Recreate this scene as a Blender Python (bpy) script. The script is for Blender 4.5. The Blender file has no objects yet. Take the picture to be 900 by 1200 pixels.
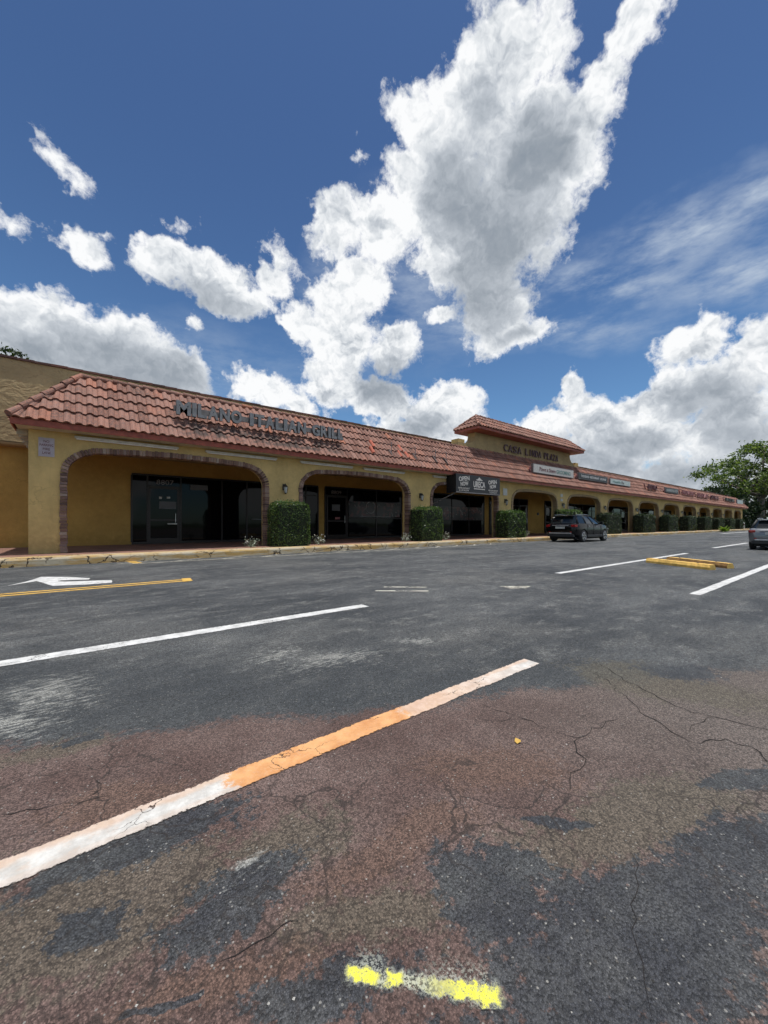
import bpy, bmesh, math, random
from mathutils import Vector, Matrix
random.seed(7)
C = bpy.context.scene.collection
R = math.radians
CA, SA = 0.787, 0.617            # the view heading against the building's own axes
FPX, YH, CX = 451.0, 614.0, 450.0

# ---------------------------------------------------------------- geometry helpers
def ray(px, py):
    a = (px - CX) / FPX; c = (YH - py) / FPX
    return Vector((SA + CA * a, CA - SA * a, c))
def gp(px, py, z=0.0):                      # a point of the photo on the ground, in metres
    d = ray(px, py); t = (z - 1.0) / d.z
    return Vector((d.x * t, d.y * t, z))
def xa(px, Y):
    d = ray(px, YH); return d.x / d.y * Y
def za(px, py, Y):
    d = ray(px, py); return 1.0 + d.z / d.y * Y

class MB:
    def __init__(s): s.v = []; s.f = []; s.m = []
    def add(s, vs, fs, mi=0):
        b = len(s.v); s.v += [tuple(v) for v in vs]
        for f in fs: s.f.append(tuple(b + i for i in f)); s.m.append(mi)
    def box(s, x0, x1, y0, y1, z0, z1, mi=0):
        s.add([(x0,y0,z0),(x1,y0,z0),(x1,y1,z0),(x0,y1,z0),(x0,y0,z1),(x1,y0,z1),(x1,y1,z1),(x0,y1,z1)],
              [(0,3,2,1),(4,5,6,7),(0,1,5,4),(1,2,6,5),(2,3,7,6),(3,0,4,7)], mi); return s
    def obox(s, c, ax, ay, az, mi=0):       # centre and three half-axis vectors
        c = Vector(c); ax = Vector(ax); ay = Vector(ay); az = Vector(az)
        q = [c + ax*i + ay*j + az*k for k in (-1,1) for (i,j) in ((-1,-1),(1,-1),(1,1),(-1,1))]
        s.add(q, [(0,3,2,1),(4,5,6,7),(0,1,5,4),(1,2,6,5),(2,3,7,6),(3,0,4,7)], mi); return s
    def tube(s, pts, r, n=8, cap=True, mi=0):
        pts = [Vector(p) for p in pts]
        rs = r if isinstance(r, (list, tuple)) else [r] * len(pts)
        b = len(s.v); prev = None
        for i, p in enumerate(pts):
            t = (pts[min(i+1, len(pts)-1)] - pts[max(i-1, 0)]).normalized()
            ref = Vector((0,0,1)) if abs(t.z) < .9 else Vector((1,0,0))
            a = t.cross(ref).normalized() if prev is None else (prev - t*prev.dot(t)).normalized()
            prev = a; c = t.cross(a)
            for k in range(n):
                g = 2*math.pi*k/n
                s.v.append(tuple(p + (a*math.cos(g) + c*math.sin(g)) * rs[i]))
        for i in range(len(pts)-1):
            for k in range(n):
                s.f.append((b+i*n+k, b+i*n+(k+1)%n, b+(i+1)*n+(k+1)%n, b+(i+1)*n+k)); s.m.append(mi)
        if cap:
            s.f.append(tuple(b+k for k in reversed(range(n)))); s.m.append(mi)
            e = b+(len(pts)-1)*n
            s.f.append(tuple(e+k for k in range(n))); s.m.append(mi)
        return s
    def prism(s, poly, y0, y1, mi=0):       # polygon in x,z pushed along y
        n = len(poly); b = len(s.v)
        s.v += [(p[0], y0, p[1]) for p in poly] + [(p[0], y1, p[1]) for p in poly]
        s.f.append(tuple(b+i for i in range(n))); s.m.append(mi)
        s.f.append(tuple(b+n+i for i in reversed(range(n)))); s.m.append(mi)
        for i in range(n):
            j = (i+1) % n
            s.f.append((b+j, b+i, b+n+i, b+n+j)); s.m.append(mi)
        return s
    def sheet(s, poly, z, mi=0):
        b = len(s.v); s.v += [(p[0], p[1], z) for p in poly]
        s.f.append(tuple(b+i for i in range(len(poly)))); s.m.append(mi); return s
    def lathe(s, prof, c, axis='y', n=24, mi=0):   # profile of (radius, offset)
        b = len(s.v); c = Vector(c)
        for (r, o) in prof:
            for k in range(n):
                g = 2*math.pi*k/n
                if axis == 'y': s.v.append((c.x + r*math.cos(g), c.y + o, c.z + r*math.sin(g)))
                else: s.v.append((c.x + r*math.cos(g), c.y + r*math.sin(g), c.z + o))
        for i in range(len(prof)-1):
            for k in range(n):
                s.f.append((b+i*n+k, b+i*n+(k+1)%n, b+(i+1)*n+(k+1)%n, b+(i+1)*n+k)); s.m.append(mi)
        s.f.append(tuple(b+k for k in range(n))); s.m.append(mi)
        e = b+(len(prof)-1)*n
        s.f.append(tuple(e+k for k in reversed(range(n)))); s.m.append(mi)
        return s
    edge = None
    def build(s, name, mats, parent=None, smooth=False, fix=False, bevel=0):
        me = bpy.data.meshes.new(name)
        off = Vector((0,0,0))
        if parent is not None:
            p = parent
            while p is not None: off += p.location; p = p.parent
        me.from_pydata([(v[0]-off.x, v[1]-off.y, v[2]-off.z) for v in s.v], [], s.f)
        if not isinstance(mats, (list, tuple)): mats = [mats]
        for m in mats: me.materials.append(m)
        me.polygons.foreach_set('material_index', s.m)
        if smooth: me.polygons.foreach_set('use_smooth', [True]*len(me.polygons))
        if s.edge:
            at = me.attributes.new('across', 'FLOAT', 'POINT'); at.data.foreach_set('value', s.edge)
        me.update()
        if fix:
            bm = bmesh.new(); bm.from_mesh(me); bmesh.ops.recalc_face_normals(bm, faces=bm.faces); bm.to_mesh(me); bm.free()
        o = bpy.data.objects.new(name, me); C.objects.link(o)
        if parent is not None: o.parent = parent
        if bevel:
            b = o.modifiers.new('Bevel', 'BEVEL'); b.width = bevel; b.segments = 2; b.limit_method = 'ANGLE'
        return o

def tag(o, label=None, cat=None, group=None, kind=None):
    if label: o['label'] = label
    if cat: o['category'] = cat
    if group: o['group'] = group
    if kind: o['kind'] = kind
    return o
def empty(name, loc, label, cat, group=None, rz=0):
    o = bpy.data.objects.new(name, None); C.objects.link(o); o.location = loc; o.rotation_euler = (0,0,rz)
    o.empty_display_size = .2
    return tag(o, label, cat, group)
def struct(name, mb, m, **k):
    return tag(mb.build(name, m, **k), kind='structure')
def copy_tree(o, parent=None):
    c = o.copy(); C.objects.link(c); c.parent = parent
    for ch in list(o.children): copy_tree(ch, c)
    return c
def text_mesh(txt, w, h, depth, bold=.0, spacing=1.0):
    cu = bpy.data.curves.new('t', 'FONT'); cu.body = txt; cu.size = 1; cu.offset = bold
    cu.space_character = spacing; cu.extrude = .5; cu.resolution_u = 3
    ob = bpy.data.objects.new('t', cu); C.objects.link(ob)
    bpy.context.view_layer.update()
    me = bpy.data.meshes.new_from_object(ob.evaluated_get(bpy.context.evaluated_depsgraph_get()))
    bpy.data.objects.remove(ob)
    vs = [v.co.copy() for v in me.vertices]; fs = [tuple(p.vertices) for p in me.polygons]
    x0 = min(v.x for v in vs); x1 = max(v.x for v in vs); y0 = min(v.y for v in vs); y1 = max(v.y for v in vs)
    sx = w/(x1-x0); sz = h/(y1-y0)
    bpy.data.meshes.remove(me)
    return [((v.x-x0)*sx, v.z*depth, (v.y-y0)*sz) for v in vs], fs     # reads along +x, up +z, faces -y
def add_text(mb, txt, x, y, z, w, h, depth=.01, bold=.0, mi=0, rot=0):
    vs, fs = text_mesh(txt, w, h, depth, bold)
    c, s_ = math.cos(rot), math.sin(rot)
    mb.add([(x + v[0]*c - v[2]*s_, y - v[1], z + v[0]*s_ + v[2]*c) for v in vs], fs, mi)

# ---------------------------------------------------------------- material helpers
class NT:
    def __init__(s, tree): s.t = tree; s.n = tree.nodes; s.l = tree.links
    def put(s, sock, val):
        if isinstance(val, bpy.types.NodeSocket): s.l.new(val, sock)
        elif val is not None: sock.default_value = val
    def node(s, typ, ins=None, **props):
        nd = s.n.new(typ)
        for k, v in props.items(): setattr(nd, k, v)
        for k, v in (ins or {}).items(): s.put(nd.inputs[k], v)
        return nd
    def m(s, op, a, b=None, c=None, clamp=False):
        nd = s.n.new('ShaderNodeMath'); nd.operation = op; nd.use_clamp = clamp
        s.put(nd.inputs[0], a)
        if b is not None: s.put(nd.inputs[1], b)
        if c is not None: s.put(nd.inputs[2], c)
        return nd.outputs[0]
    def vm(s, op, a, b=None, sc=None):
        nd = s.n.new('ShaderNodeVectorMath'); nd.operation = op
        s.put(nd.inputs[0], a)
        if b is not None: s.put(nd.inputs[1], b)
        if sc is not None: s.put(nd.inputs['Scale'], sc)
        return nd.outputs['Value'] if op in ('DOT_PRODUCT', 'LENGTH', 'DISTANCE') else nd.outputs[0]
    def noise(s, vec, scale, detail=3, rough=.5, dist=0, color=False, typ=None):
        nd = s.node('ShaderNodeTexNoise', {'Vector': vec, 'Scale': scale, 'Detail': detail, 'Roughness': rough, 'Distortion': dist})
        return nd.outputs['Color' if color else 'Fac']
    def voro(s, vec, scale, feature='F1', out='Distance', rnd=1.0, **k):
        nd = s.node('ShaderNodeTexVoronoi', {'Vector': vec, 'Scale': scale, 'Randomness': rnd}, feature=feature)
        for a, b in k.items(): s.put(nd.inputs[a], b)
        return nd.outputs[out]
    def rng(s, v, a, b, c=0.0, d=1.0, smooth=True):
        nd = s.n.new('ShaderNodeMapRange'); nd.interpolation_type = 'SMOOTHSTEP' if smooth else 'LINEAR'; nd.clamp = True
        s.put(nd.inputs[0], v)
        for i, q in enumerate((a, b, c, d)): s.put(nd.inputs[i+1], q)
        return nd.outputs[0]
    def mix(s, f, a, b, blend='MIX'):
        nd = s.n.new('ShaderNodeMix'); nd.data_type = 'RGBA'; nd.blend_type = blend; nd.clamp_factor = True
        s.put(nd.inputs[0], f)
        for sock, v in ((nd.inputs[6], a), (nd.inputs[7], b)):
            if isinstance(v, (tuple, list)) and len(v) == 3: v = (*v, 1)
            s.put(sock, v)
        return nd.outputs[2]
    def ramp(s, f, stops, interp='LINEAR'):
        nd = s.n.new('ShaderNodeValToRGB'); cr = nd.color_ramp; cr.interpolation = interp
        while len(cr.elements) < len(stops): cr.elements.new(.5)
        for e, (p, c) in zip(cr.elements, stops): e.position = p; e.color = (*c, 1)
        s.put(nd.inputs[0], f); return nd.outputs[0]
    def scalev(s, v, sc): return s.vm('MULTIPLY', v, sc)

def new_mat(name):
    m = bpy.data.materials.new(name); m.use_nodes = True
    t = NT(m.node_tree); b = t.n['Principled BSDF']; return m, t, b
def simple(name, col, rough=.6, metal=0, var=.12, nscale=6, bump=0, bscale=60, spec=.5, coat=0):
    m, t, b = new_mat(name)
    pos = t.node('ShaderNodeTexCoord').outputs['Object']
    n = t.noise(pos, nscale, 5, .6)
    dark = tuple(c*(1-var) for c in col); lite = tuple(min(1, c*(1+var)) for c in col)
    t.put(b.inputs['Base Color'], t.mix(t.rng(n, .3, .7), dark, lite))
    t.put(b.inputs['Roughness'], rough); t.put(b.inputs['Metallic'], metal)
    b.inputs['Specular IOR Level'].default_value = spec
    if coat: b.inputs['Coat Weight'].default_value = coat; b.inputs['Coat Roughness'].default_value = .04
    if bump:
        bn = t.node('ShaderNodeBump', {'Height': t.noise(pos, bscale, 4, .6), 'Strength': bump, 'Distance': .02})
        t.put(b.inputs['Normal'], bn.outputs[0])
    return m
def island_mat(name, stops, rough=.75, grime=None, gscale=1.5, bump=.0, bscale=40, trans=0):
    m, t, b = new_mat(name)
    rnd = t.node('ShaderNodeNewGeometry').outputs['Random Per Island']
    col = t.ramp(rnd, stops)
    pos = t.node('ShaderNodeTexCoord').outputs['Object']
    if grime:
        col = t.mix(t.m('MULTIPLY', t.rng(t.noise(pos, gscale, 6, .7), .48, .72), .75), col, grime)
        col = t.mix(t.rng(t.noise(pos, 22, 4, .7), .38, .72, 0, .55), col, tuple(min(1, c*1.35) for c in stops[-1][1]))
    if name == 'clay_tile':     # darker blotches on the courses under the letter sign
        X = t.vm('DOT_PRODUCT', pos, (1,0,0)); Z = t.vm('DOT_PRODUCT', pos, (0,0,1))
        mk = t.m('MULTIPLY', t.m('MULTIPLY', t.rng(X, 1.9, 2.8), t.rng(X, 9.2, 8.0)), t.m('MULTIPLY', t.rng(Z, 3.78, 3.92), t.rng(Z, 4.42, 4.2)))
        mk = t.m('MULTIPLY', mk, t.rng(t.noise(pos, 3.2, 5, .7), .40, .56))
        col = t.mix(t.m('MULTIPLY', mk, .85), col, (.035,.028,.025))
    t.put(b.inputs['Base Color'], col); t.put(b.inputs['Roughness'], rough)
    if bump:
        bn = t.node('ShaderNodeBump', {'Height': t.noise(pos, bscale, 4, .6), 'Strength': bump, 'Distance': .02})
        t.put(b.inputs['Normal'], bn.outputs[0])
    if trans:
        tr = t.node('ShaderNodeBsdfTranslucent'); t.put(tr.inputs['Color'], t.mix(1.0, col, (1.6,1.7,.7), 'MULTIPLY'))
        mx = t.node('ShaderNodeMixShader'); t.put(mx.inputs[0], trans)
        t.l.new(b.outputs[0], mx.inputs[1]); t.l.new(tr.outputs[0], mx.inputs[2])
        t.l.new(mx.outputs[0], t.n['Material Output'].inputs['Surface'])
    return m

def stucco(name, col, swirl=0, stain=.25):
    m, t, b = new_mat(name)
    pos = t.node('ShaderNodeTexCoord').outputs['Object']
    n1 = t.noise(pos, .9, 6, .65); n2 = t.noise(pos, 7, 4, .6)
    c = t.mix(t.rng(n1, .35, .7), tuple(x*(1-stain) for x in col), col)
    c = t.mix(t.rng(n2, .4, .8, 0, .3), c, tuple(min(1, x*1.2) for x in col))
    streak = t.noise(t.scalev(pos, (2.5, 2.5, .25)), 1.6, 5, .7)
    c = t.mix(t.rng(streak, .55, .8, 0, .35), c, tuple(x*.55 for x in col))
    zz = t.vm('DOT_PRODUCT', pos, (0,0,1))
    splash = t.m('MULTIPLY', t.rng(t.m('ADD', zz, t.m('MULTIPLY', n2, .5)), 1.0, .45), .45)
    c = t.mix(splash, c, tuple(x*.45 for x in col))
    crk = t.m('MULTIPLY', t.rng(t.voro(t.vm('ADD', pos, t.vm('SCALE', t.noise(pos, 3, 3, .6, color=True), sc=.5)), .7, 'DISTANCE_TO_EDGE'), .012, .003), t.rng(n1, .5, .6))
    c = t.mix(t.m('MULTIPLY', crk, .3), c, tuple(x*.35 for x in col))
    t.put(b.inputs['Base Color'], c); t.put(b.inputs['Roughness'], .9); b.inputs['Specular IOR Level'].default_value = .2
    h = t.noise(pos, 14, 6, .65)
    if swirl:
        h2 = t.noise(t.scalev(pos, (1, 1, 1.6)), 1.6, 3, .5, 2.5)
        h = t.m('ADD', t.m('MULTIPLY', h, .25), t.m('MULTIPLY', h2, 1.6))
    bn = t.node('ShaderNodeBump', {'Height': h, 'Strength': .55 if not swirl else .42, 'Distance': .03 if not swirl else .06})
    t.put(b.inputs['Normal'], bn.outputs[0])
    return m

M = {}
M['stucco'] = stucco('stucco_tan', (.65, .47, .20))
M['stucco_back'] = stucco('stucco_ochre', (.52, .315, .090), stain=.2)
M['stucco_rough'] = stucco('stucco_troweled', (.44, .335, .185), swirl=1)
M['stucco_tower'] = stucco('stucco_tower', (.47, .345, .175))
M['tile'] = island_mat('clay_tile', [(0, (.105,.055,.045)), (.35, (.17,.092,.074)), (.8, (.24,.143,.118)), (.95, (.27,.125,.09)), (1, (.34,.13,.075))], .85, grime=(.07,.052,.046), gscale=1.6, bump=.5, bscale=25)
M['brick'] = island_mat('rowlock_brick', [(0, (.10,.06,.05)), (.4, (.22,.13,.10)), (.7, (.34,.24,.19)), (.9, (.16,.09,.08)), (1, (.42,.34,.28))], .85, bump=.4)
M['brick_pale'] = island_mat('painted_brick', [(0, (.26,.19,.11)), (.5, (.36,.27,.14)), (1, (.30,.20,.13))], .85, bump=.4)
M['fascia'] = simple('fascia_red_brown', (.30,.070,.042), .6, var=.25)
M['soffit'] = simple('soffit_paint', (.46,.40,.29), .8)
M['cap'] = island_mat('cap_tile_dark', [(0, (.07,.035,.03)), (1, (.16,.07,.05))], .8)
M['frame'] = simple('dark_bronze', (.018,.014,.013), .4, metal=.3)
M['deck'] = simple('roof_deck', (.25,.24,.22), .9)
M['chrome'] = simple('brushed_metal', (.55,.55,.55), .3, metal=1)
M['white'] = simple('white_paint', (.72,.71,.68), .5, var=.06)
M['wfix'] = simple('fixture_white', (.55,.53,.48), .5, var=.15)
M['black'] = simple('black_vinyl', (.012,.012,.015), .45)
M['blackmetal'] = simple('black_metal', (.02,.018,.017), .5, metal=.2)
M['lettergrey'] = simple('letter_face', (.21,.212,.215), .45, var=.15)
M['letterside'] = simple('letter_return', (.09,.09,.095), .5)
M['raceway'] = simple('raceway_metal', (.20,.185,.18), .5, var=.2)
M['post'] = simple('rusty_post', (.07,.045,.04), .7, var=.4)
M['purple'] = simple('tower_letter', (.11,.06,.065), .6, var=.2)
M['maroon'] = simple('maroon_letter', (.12,.02,.025), .5)
M['redletter'] = simple('faded_red_letter', (.30,.10,.10), .5)
M['teal'] = simple('teal_letter', (.10,.24,.21), .5)
M['palegreen'] = simple('pale_sign', (.56,.62,.58), .5, var=.1)
M['signwhite'] = simple('sign_face_offwhite', (.60,.56,.51), .55, var=.1)
M['signgrey'] = simple('sign_pinkish', (.40,.36,.40), .5, var=.1)
M['plaque'] = simple('tile_plaque', (.45,.45,.42), .4)
M['yellow'] = simple('wheel_stop_yellow', (.80,.50,.13), .8, var=.2, nscale=9, bump=.5, bscale=50)
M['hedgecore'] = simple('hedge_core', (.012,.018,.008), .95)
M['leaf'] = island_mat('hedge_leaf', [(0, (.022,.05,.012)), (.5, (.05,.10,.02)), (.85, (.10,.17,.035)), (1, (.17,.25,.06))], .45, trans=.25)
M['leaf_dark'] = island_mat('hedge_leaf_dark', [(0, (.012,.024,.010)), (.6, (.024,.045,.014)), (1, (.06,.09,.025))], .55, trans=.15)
M['leaf_tree'] = island_mat('tree_leaf', [(0, (.03,.055,.018)), (.5, (.075,.115,.035)), (1, (.19,.24,.08))], .5, trans=.4)
M['leaf_lime'] = island_mat('lime_leaf', [(0, (.08,.15,.02)), (1, (.22,.30,.05))], .5, trans=.3)
M['petal'] = island_mat('white_petal', [(0, (.45,.47,.40)), (1, (.75,.75,.70))], .6)
M['sage'] = island_mat('sage_leaf', [(0, (.10,.13,.08)), (1, (.25,.29,.2))], .6)
M['bark'] = simple('bark', (.16,.13,.105), .9, var=.3, nscale=5, bump=.8, bscale=20)
M['red_lens'] = simple('tail_lens', (.30,.012,.012), .12, spec=.7)
M['clear_lens'] = simple('clear_lens', (.55,.55,.55), .1)
M['rubber'] = simple('rubber', (.016,.016,.017), .8)
M['cladding'] = simple('cladding_black', (.02,.02,.021), .6)
M['silver'] = simple('silver_trim', (.42,.42,.43), .35, metal=.6)
M['carblack'] = simple('car_paint_black', (.004,.004,.005), .16, coat=0, spec=.3, var=.02)
M['cargrey'] = simple('car_paint_grey', (.16,.165,.175), .3, coat=1, metal=.3, var=.02)
M['alloy'] = simple('alloy_wheel', (.5,.5,.5), .3, metal=.8)
M['leafyellow'] = simple('dry_leaf', (.55,.33,.06), .6)
M['gravel'] = island_mat('gravel_bits', [(0, (.03,.028,.026)), (.7, (.12,.11,.10)), (1, (.5,.48,.44))], .85)

def glass_mat(name, col, rough=.04):
    m, t, b = new_mat(name)
    b.inputs['Base Color'].default_value = (*col, 1); b.inputs['Roughness'].default_value = rough
    b.inputs['Specular IOR Level'].default_value = .45 if 'car' in name else .16
    pos = t.node('ShaderNodeTexCoord').outputs['Object']
    bn = t.node('ShaderNodeBump', {'Height': t.noise(pos, .8, 2, .5), 'Strength': .08, 'Distance': .05})
    t.put(b.inputs['Normal'], bn.outputs[0])
    return m
M['glass'] = glass_mat('tinted_shop_glass', (.003,.003,.004))
M['carglass'] = glass_mat('car_glass', (.012,.016,.018), .03)

def decal_mat(name, seedv):
    m, t, b = new_mat(name)
    pos = t.vm('ADD', t.node('ShaderNodeTexCoord').outputs['Object'], (seedv, 0, seedv))
    n = t.noise(pos, 2.4, 4, .6, .8)
    n2 = t.noise(pos, 5.5, 3, .6)
    c = t.mix(t.rng(n, .50, .60), (.004,.004,.005), (.10,.022,.02))
    c = t.mix(t.rng(n2, .60, .68), c, (.16,.14,.12))
    t.put(b.inputs['Base Color'], c); b.inputs['Roughness'].default_value = .3
    return m

# asphalt -------------------------------------------------------------------
def ell(t, P, cx, cy, rx, ry, rot=0):
    """elliptical patch of ground, in metres on the ground plane; returns 1 at its centre, 0 at its rim, negative outside"""
    c = gp(cx, cy); rr = R(rot)
    ux = gp(cx + rx*.3*math.cos(rr), cy + rx*.3*math.sin(rr)) - c; ux /= .3
    uy = gp(cx - ry*.3*math.sin(rr), cy + ry*.3*math.cos(rr)) - c; uy /= .3
    det = ux.x*uy.y - ux.y*uy.x
    a = (uy.y/det, -uy.x/det, 0); b = (-ux.y/det, ux.x/det, 0)
    d = t.vm('SUBTRACT', P, (c.x, c.y, 0))
    u = t.vm('DOT_PRODUCT', d, a); v = t.vm('DOT_PRODUCT', d, b)
    return t.m('SUBTRACT', 1.0, t.m('SQRT', t.m('ADD', t.m('MULTIPLY', u, u), t.m('MULTIPLY', v, v))))
def emax(t, P, lst):
    r = None
    for e in lst:
        q = ell(t, P, *e); r = q if r is None else t.m('MAXIMUM', r, q)
    return r

def asphalt():
    m, t, b = new_mat('asphalt')
    P0 = t.node('ShaderNodeTexCoord').outputs['Object']
    fine = t.noise(P0, 28, 4, .7)
    big = t.noise(P0, .35, 4, .6)
    lane = t.noise(t.scalev(P0, (.45, 1.1, 1)), .75, 6, .68)
    vnode = t.node('ShaderNodeTexVoronoi', {'Vector': P0, 'Scale': 190.0})
    cellv = t.node('ShaderNodeSeparateColor', {'Color': vnode.outputs['Color']}).outputs[0]
    cd = vnode.outputs['Distance']
    seal = t.mix(t.rng(lane, .36, .66), (.046,.052,.058), (.120,.126,.128))
    seal = t.mix(t.rng(big, .45, .68, 0, .65), seal, (.145,.146,.141))
    wornf = t.noise(t.scalev(P0, (.8, 1.3, 1)), 3.2, 7, .78)
    seal = t.mix(t.rng(wornf, .50, .66, 0, .62), seal, (.215,.216,.206))
    seal = t.mix(t.rng(wornf, .47, .36, 0, .55), seal, (.038,.043,.049))
    grain = t.noise(P0, 34, 3, .85)
    seal = t.vm('SCALE', seal, sc=t.rng(grain, .30, .72, .52, 1.62, False))
    stone = t.m('MULTIPLY', t.rng(cellv, .1, 1, .48, 1.5, False), t.rng(cd, .0, .85, 1.2, .5, False))
    bn = t.node('ShaderNodeBump', {'Height': t.m('ADD', t.m('MULTIPLY', t.rng(cd, 0, .8, 1, 0), .8), t.m('MULTIPLY', fine, .7)), 'Strength': .75, 'Distance': .006})
    # far surface
    t.put(b.inputs['Base Color'], t.vm('SCALE', seal, sc=stone)); b.inputs['Roughness'].default_value = .74
    b.inputs['Specular IOR Level'].default_value = .35; t.put(b.inputs['Normal'], bn.outputs[0])
    # near surface
    warp = t.vm('SCALE', t.vm('SUBTRACT', t.noise(P0, 1.3, 4, .62, color=True), (.5,.5,.5)), sc=.55)
    P = t.vm('ADD', P0, warp)
    finef = t.m('SUBTRACT', fine, .5)
    Zc = t.vm('DOT_PRODUCT', P, (SA, CA, 0)); Xc = t.vm('DOT_PRODUCT', P, (CA, -SA, 0))
    F = t.m('SUBTRACT', t.m('SUBTRACT', Zc, t.m('MULTIPLY', Xc, .2)), 2.12)
    F = t.m('ADD', F, t.m('MULTIPLY', finef, .45))
    red = t.rng(F, .06, -.06)
    rn = t.noise(P0, 2.2, 5, .6)
    redc = t.mix(t.rng(rn, .35, .68), (.122,.077,.066), (.186,.130,.114))
    redc = t.mix(t.rng(Xc, .2, 1.9, 0, .75), redc, (.160,.140,.124))
    col = t.mix(red, t.mix(t.rng(Zc, 3.0, 2.3, 0, .6), seal, (.050,.057,.063)), redc)
    pn = t.m('ADD', t.m('MULTIPLY', finef, 1.9), t.m('MULTIPLY', t.m('SUBTRACT', rn, .5), 1.3))
    pat = emax(t, P, [(165, 985, 160, 26, -20), (278, 1045, 92, 50, -38), (110, 1070, 80, 22, -20), (590, 1050, 90, 50, 20), (760, 1110, 260, 125, -18), (880, 985, 95, 60, -20),
                      (410, 1165, 140, 50, -12), (200, 1180, 60, 14, -10), (810, 790, 72, 11, 4), (650, 972, 50, 10, 5), (840, 905, 60, 14, -5), (92, 860, 42, 6, -12)])
    pv = t.m('ADD', pat, pn)
    olive = t.rng(t.m('ADD', emax(t, P, [(120, 1050, 230, 85, -22), (320, 985, 90, 40, -20), (740, 960, 150, 75, -20), (450, 1080, 120, 50, -10), (60, 870, 90, 14, -12), (780, 800, 150, 22, 10)]), pn), .02, .4)
    col = t.mix(t.m('MULTIPLY', olive, .65), col, (.130,.115,.084))
    rust = t.rng(t.m('ADD', emax(t, P, [(280, 1150, 190, 50, -15), (470, 1000, 130, 40, -20), (150, 940, 120, 30, -20), (560, 900, 120, 40, 0)]), pn), 0, .5)
    col = t.mix(t.m('MULTIPLY', rust, .55), col, (.165,.098,.070))
    col = t.mix(t.rng(pv, .10, .26, 0, .92), col, t.mix(t.rng(t.noise(P0, 4.5, 5, .75), .38, .66), (.040,.046,.055), (.078,.084,.088)))
    sc_n = t.noise(t.scalev(P0, (1.2, 4, 1)), 9, 5, .75)
    scf = t.m('ADD', emax(t, P, [(55, 815, 130, 48, -6), (390, 772, 100, 20, -6), (330, 765, 70, 16, -8), (280, 1015, 60, 30, -40), (20, 845, 120, 34, -8), (480, 750, 60, 8, 0)]), t.m('MULTIPLY', t.m('SUBTRACT', sc_n, .5), 3.2))
    col = t.mix(t.rng(scf, .50, 1.15, 0, .8), col, (.40,.40,.37))
    col = t.vm('SCALE', col, sc=stone)
    vn2 = t.node('ShaderNodeTexVoronoi', {'Vector': P0, 'Scale': 95.0})
    spark = t.m('MULTIPLY', t.rng(t.node('ShaderNodeSeparateColor', {'Color': vn2.outputs['Color']}).outputs[1], .93, .95), t.rng(vn2.outputs['Distance'], .34, .2))
    col = t.mix(t.m('MULTIPLY', spark, .6), col, (.36,.35,.32))
    cw = t.vm('ADD', P0, t.vm('SCALE', t.vm('SUBTRACT', t.noise(P0, 5, 3, .6, color=True), (.5,.5,.5)), sc=.22))
    ce = t.voro(cw, 3.4, 'DISTANCE_TO_EDGE')
    ce2 = t.voro(cw, 11, 'DISTANCE_TO_EDGE')
    cm = t.m('MULTIPLY', t.rng(ce, .018, .006), t.rng(t.noise(P0, .9, 2), .44, .56))
    cm2 = t.m('MULTIPLY', t.rng(ce2, .035, .012), t.rng(t.noise(t.vm('ADD', P0, (7,3,0)), 1.3, 2), .54, .66))
    ck = t.m('MULTIPLY', t.m('MAXIMUM', cm, t.m('MULTIPLY', cm2, .7)), t.rng(red, 0, 1, .25, 1))
    col = t.mix(t.m('MULTIPLY', ck, .7), col, (.024,.019,.017))
    b2 = t.n.new('ShaderNodeBsdfPrincipled')
    t.put(b2.inputs['Base Color'], col); t.put(b2.inputs['Roughness'], t.rng(pv, 0, .5, .78, .62))
    b2.inputs['Specular IOR Level'].default_value = .35; t.put(b2.inputs['Normal'], bn.outputs[0])
    Z0 = t.vm('DOT_PRODUCT', P0, (SA, CA, 0))
    mx = t.n.new('ShaderNodeMixShader'); t.put(mx.inputs[0], t.m('LESS_THAN', Z0, 3.6))
    t.l.new(b.outputs[0], mx.inputs[1]); t.l.new(b2.outputs[0], mx.inputs[2])
    t.l.new(mx.outputs[0], t.n['Material Output'].inputs['Surface'])
    return m
M['asphalt'] = asphalt()

def paint_mat(name, colfun, wear=.42, edge=0.0):
    m, t, b = new_mat(name)
    P0 = t.node('ShaderNodeTexCoord').outputs['Object']
    t.put(b.inputs['Base Color'], colfun(t, P0)); b.inputs['Roughness'].default_value = .7
    n = t.m('ADD', t.m('MULTIPLY', t.noise(P0, 45, 5, .75), .55), t.m('MULTIPLY', t.noise(P0, 4, 4, .6), .45))
    cw = t.vm('ADD', P0, t.vm('SCALE', t.vm('SUBTRACT', t.noise(P0, 9, 4, .6, color=True), (.5,.5,.5)), sc=.16))
    ce = t.rng(t.voro(cw, 5.5, 'DISTANCE_TO_EDGE'), .004, .012)
    al = t.m('MULTIPLY', t.rng(n, wear-.06, wear), t.m('MAXIMUM', ce, t.rng(t.noise(P0, 1.7, 2), .55, .5)))
    av = t.node('ShaderNodeAttribute', attribute_name='across').outputs['Fac']
    ed = t.m('MINIMUM', t.m('SUBTRACT', av, 1.0), t.m('SUBTRACT', 2.0, av))
    ed = t.rng(t.m('ADD', ed, t.m('MULTIPLY', t.m('SUBTRACT', t.noise(P0, 38, 5, .75), .5), .38)), .0, .05)
    al = t.m('MULTIPLY', al, t.m('MAXIMUM', ed, t.m('LESS_THAN', av, .5)))
    t.put(b.inputs['Alpha'], al)
    bn = t.node('ShaderNodeBump', {'Height': t.noise(P0, 150, 3, .7), 'Strength': .8, 'Distance': .006})
    t.put(b.inputs['Normal'], bn.outputs[0])
    return m
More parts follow.
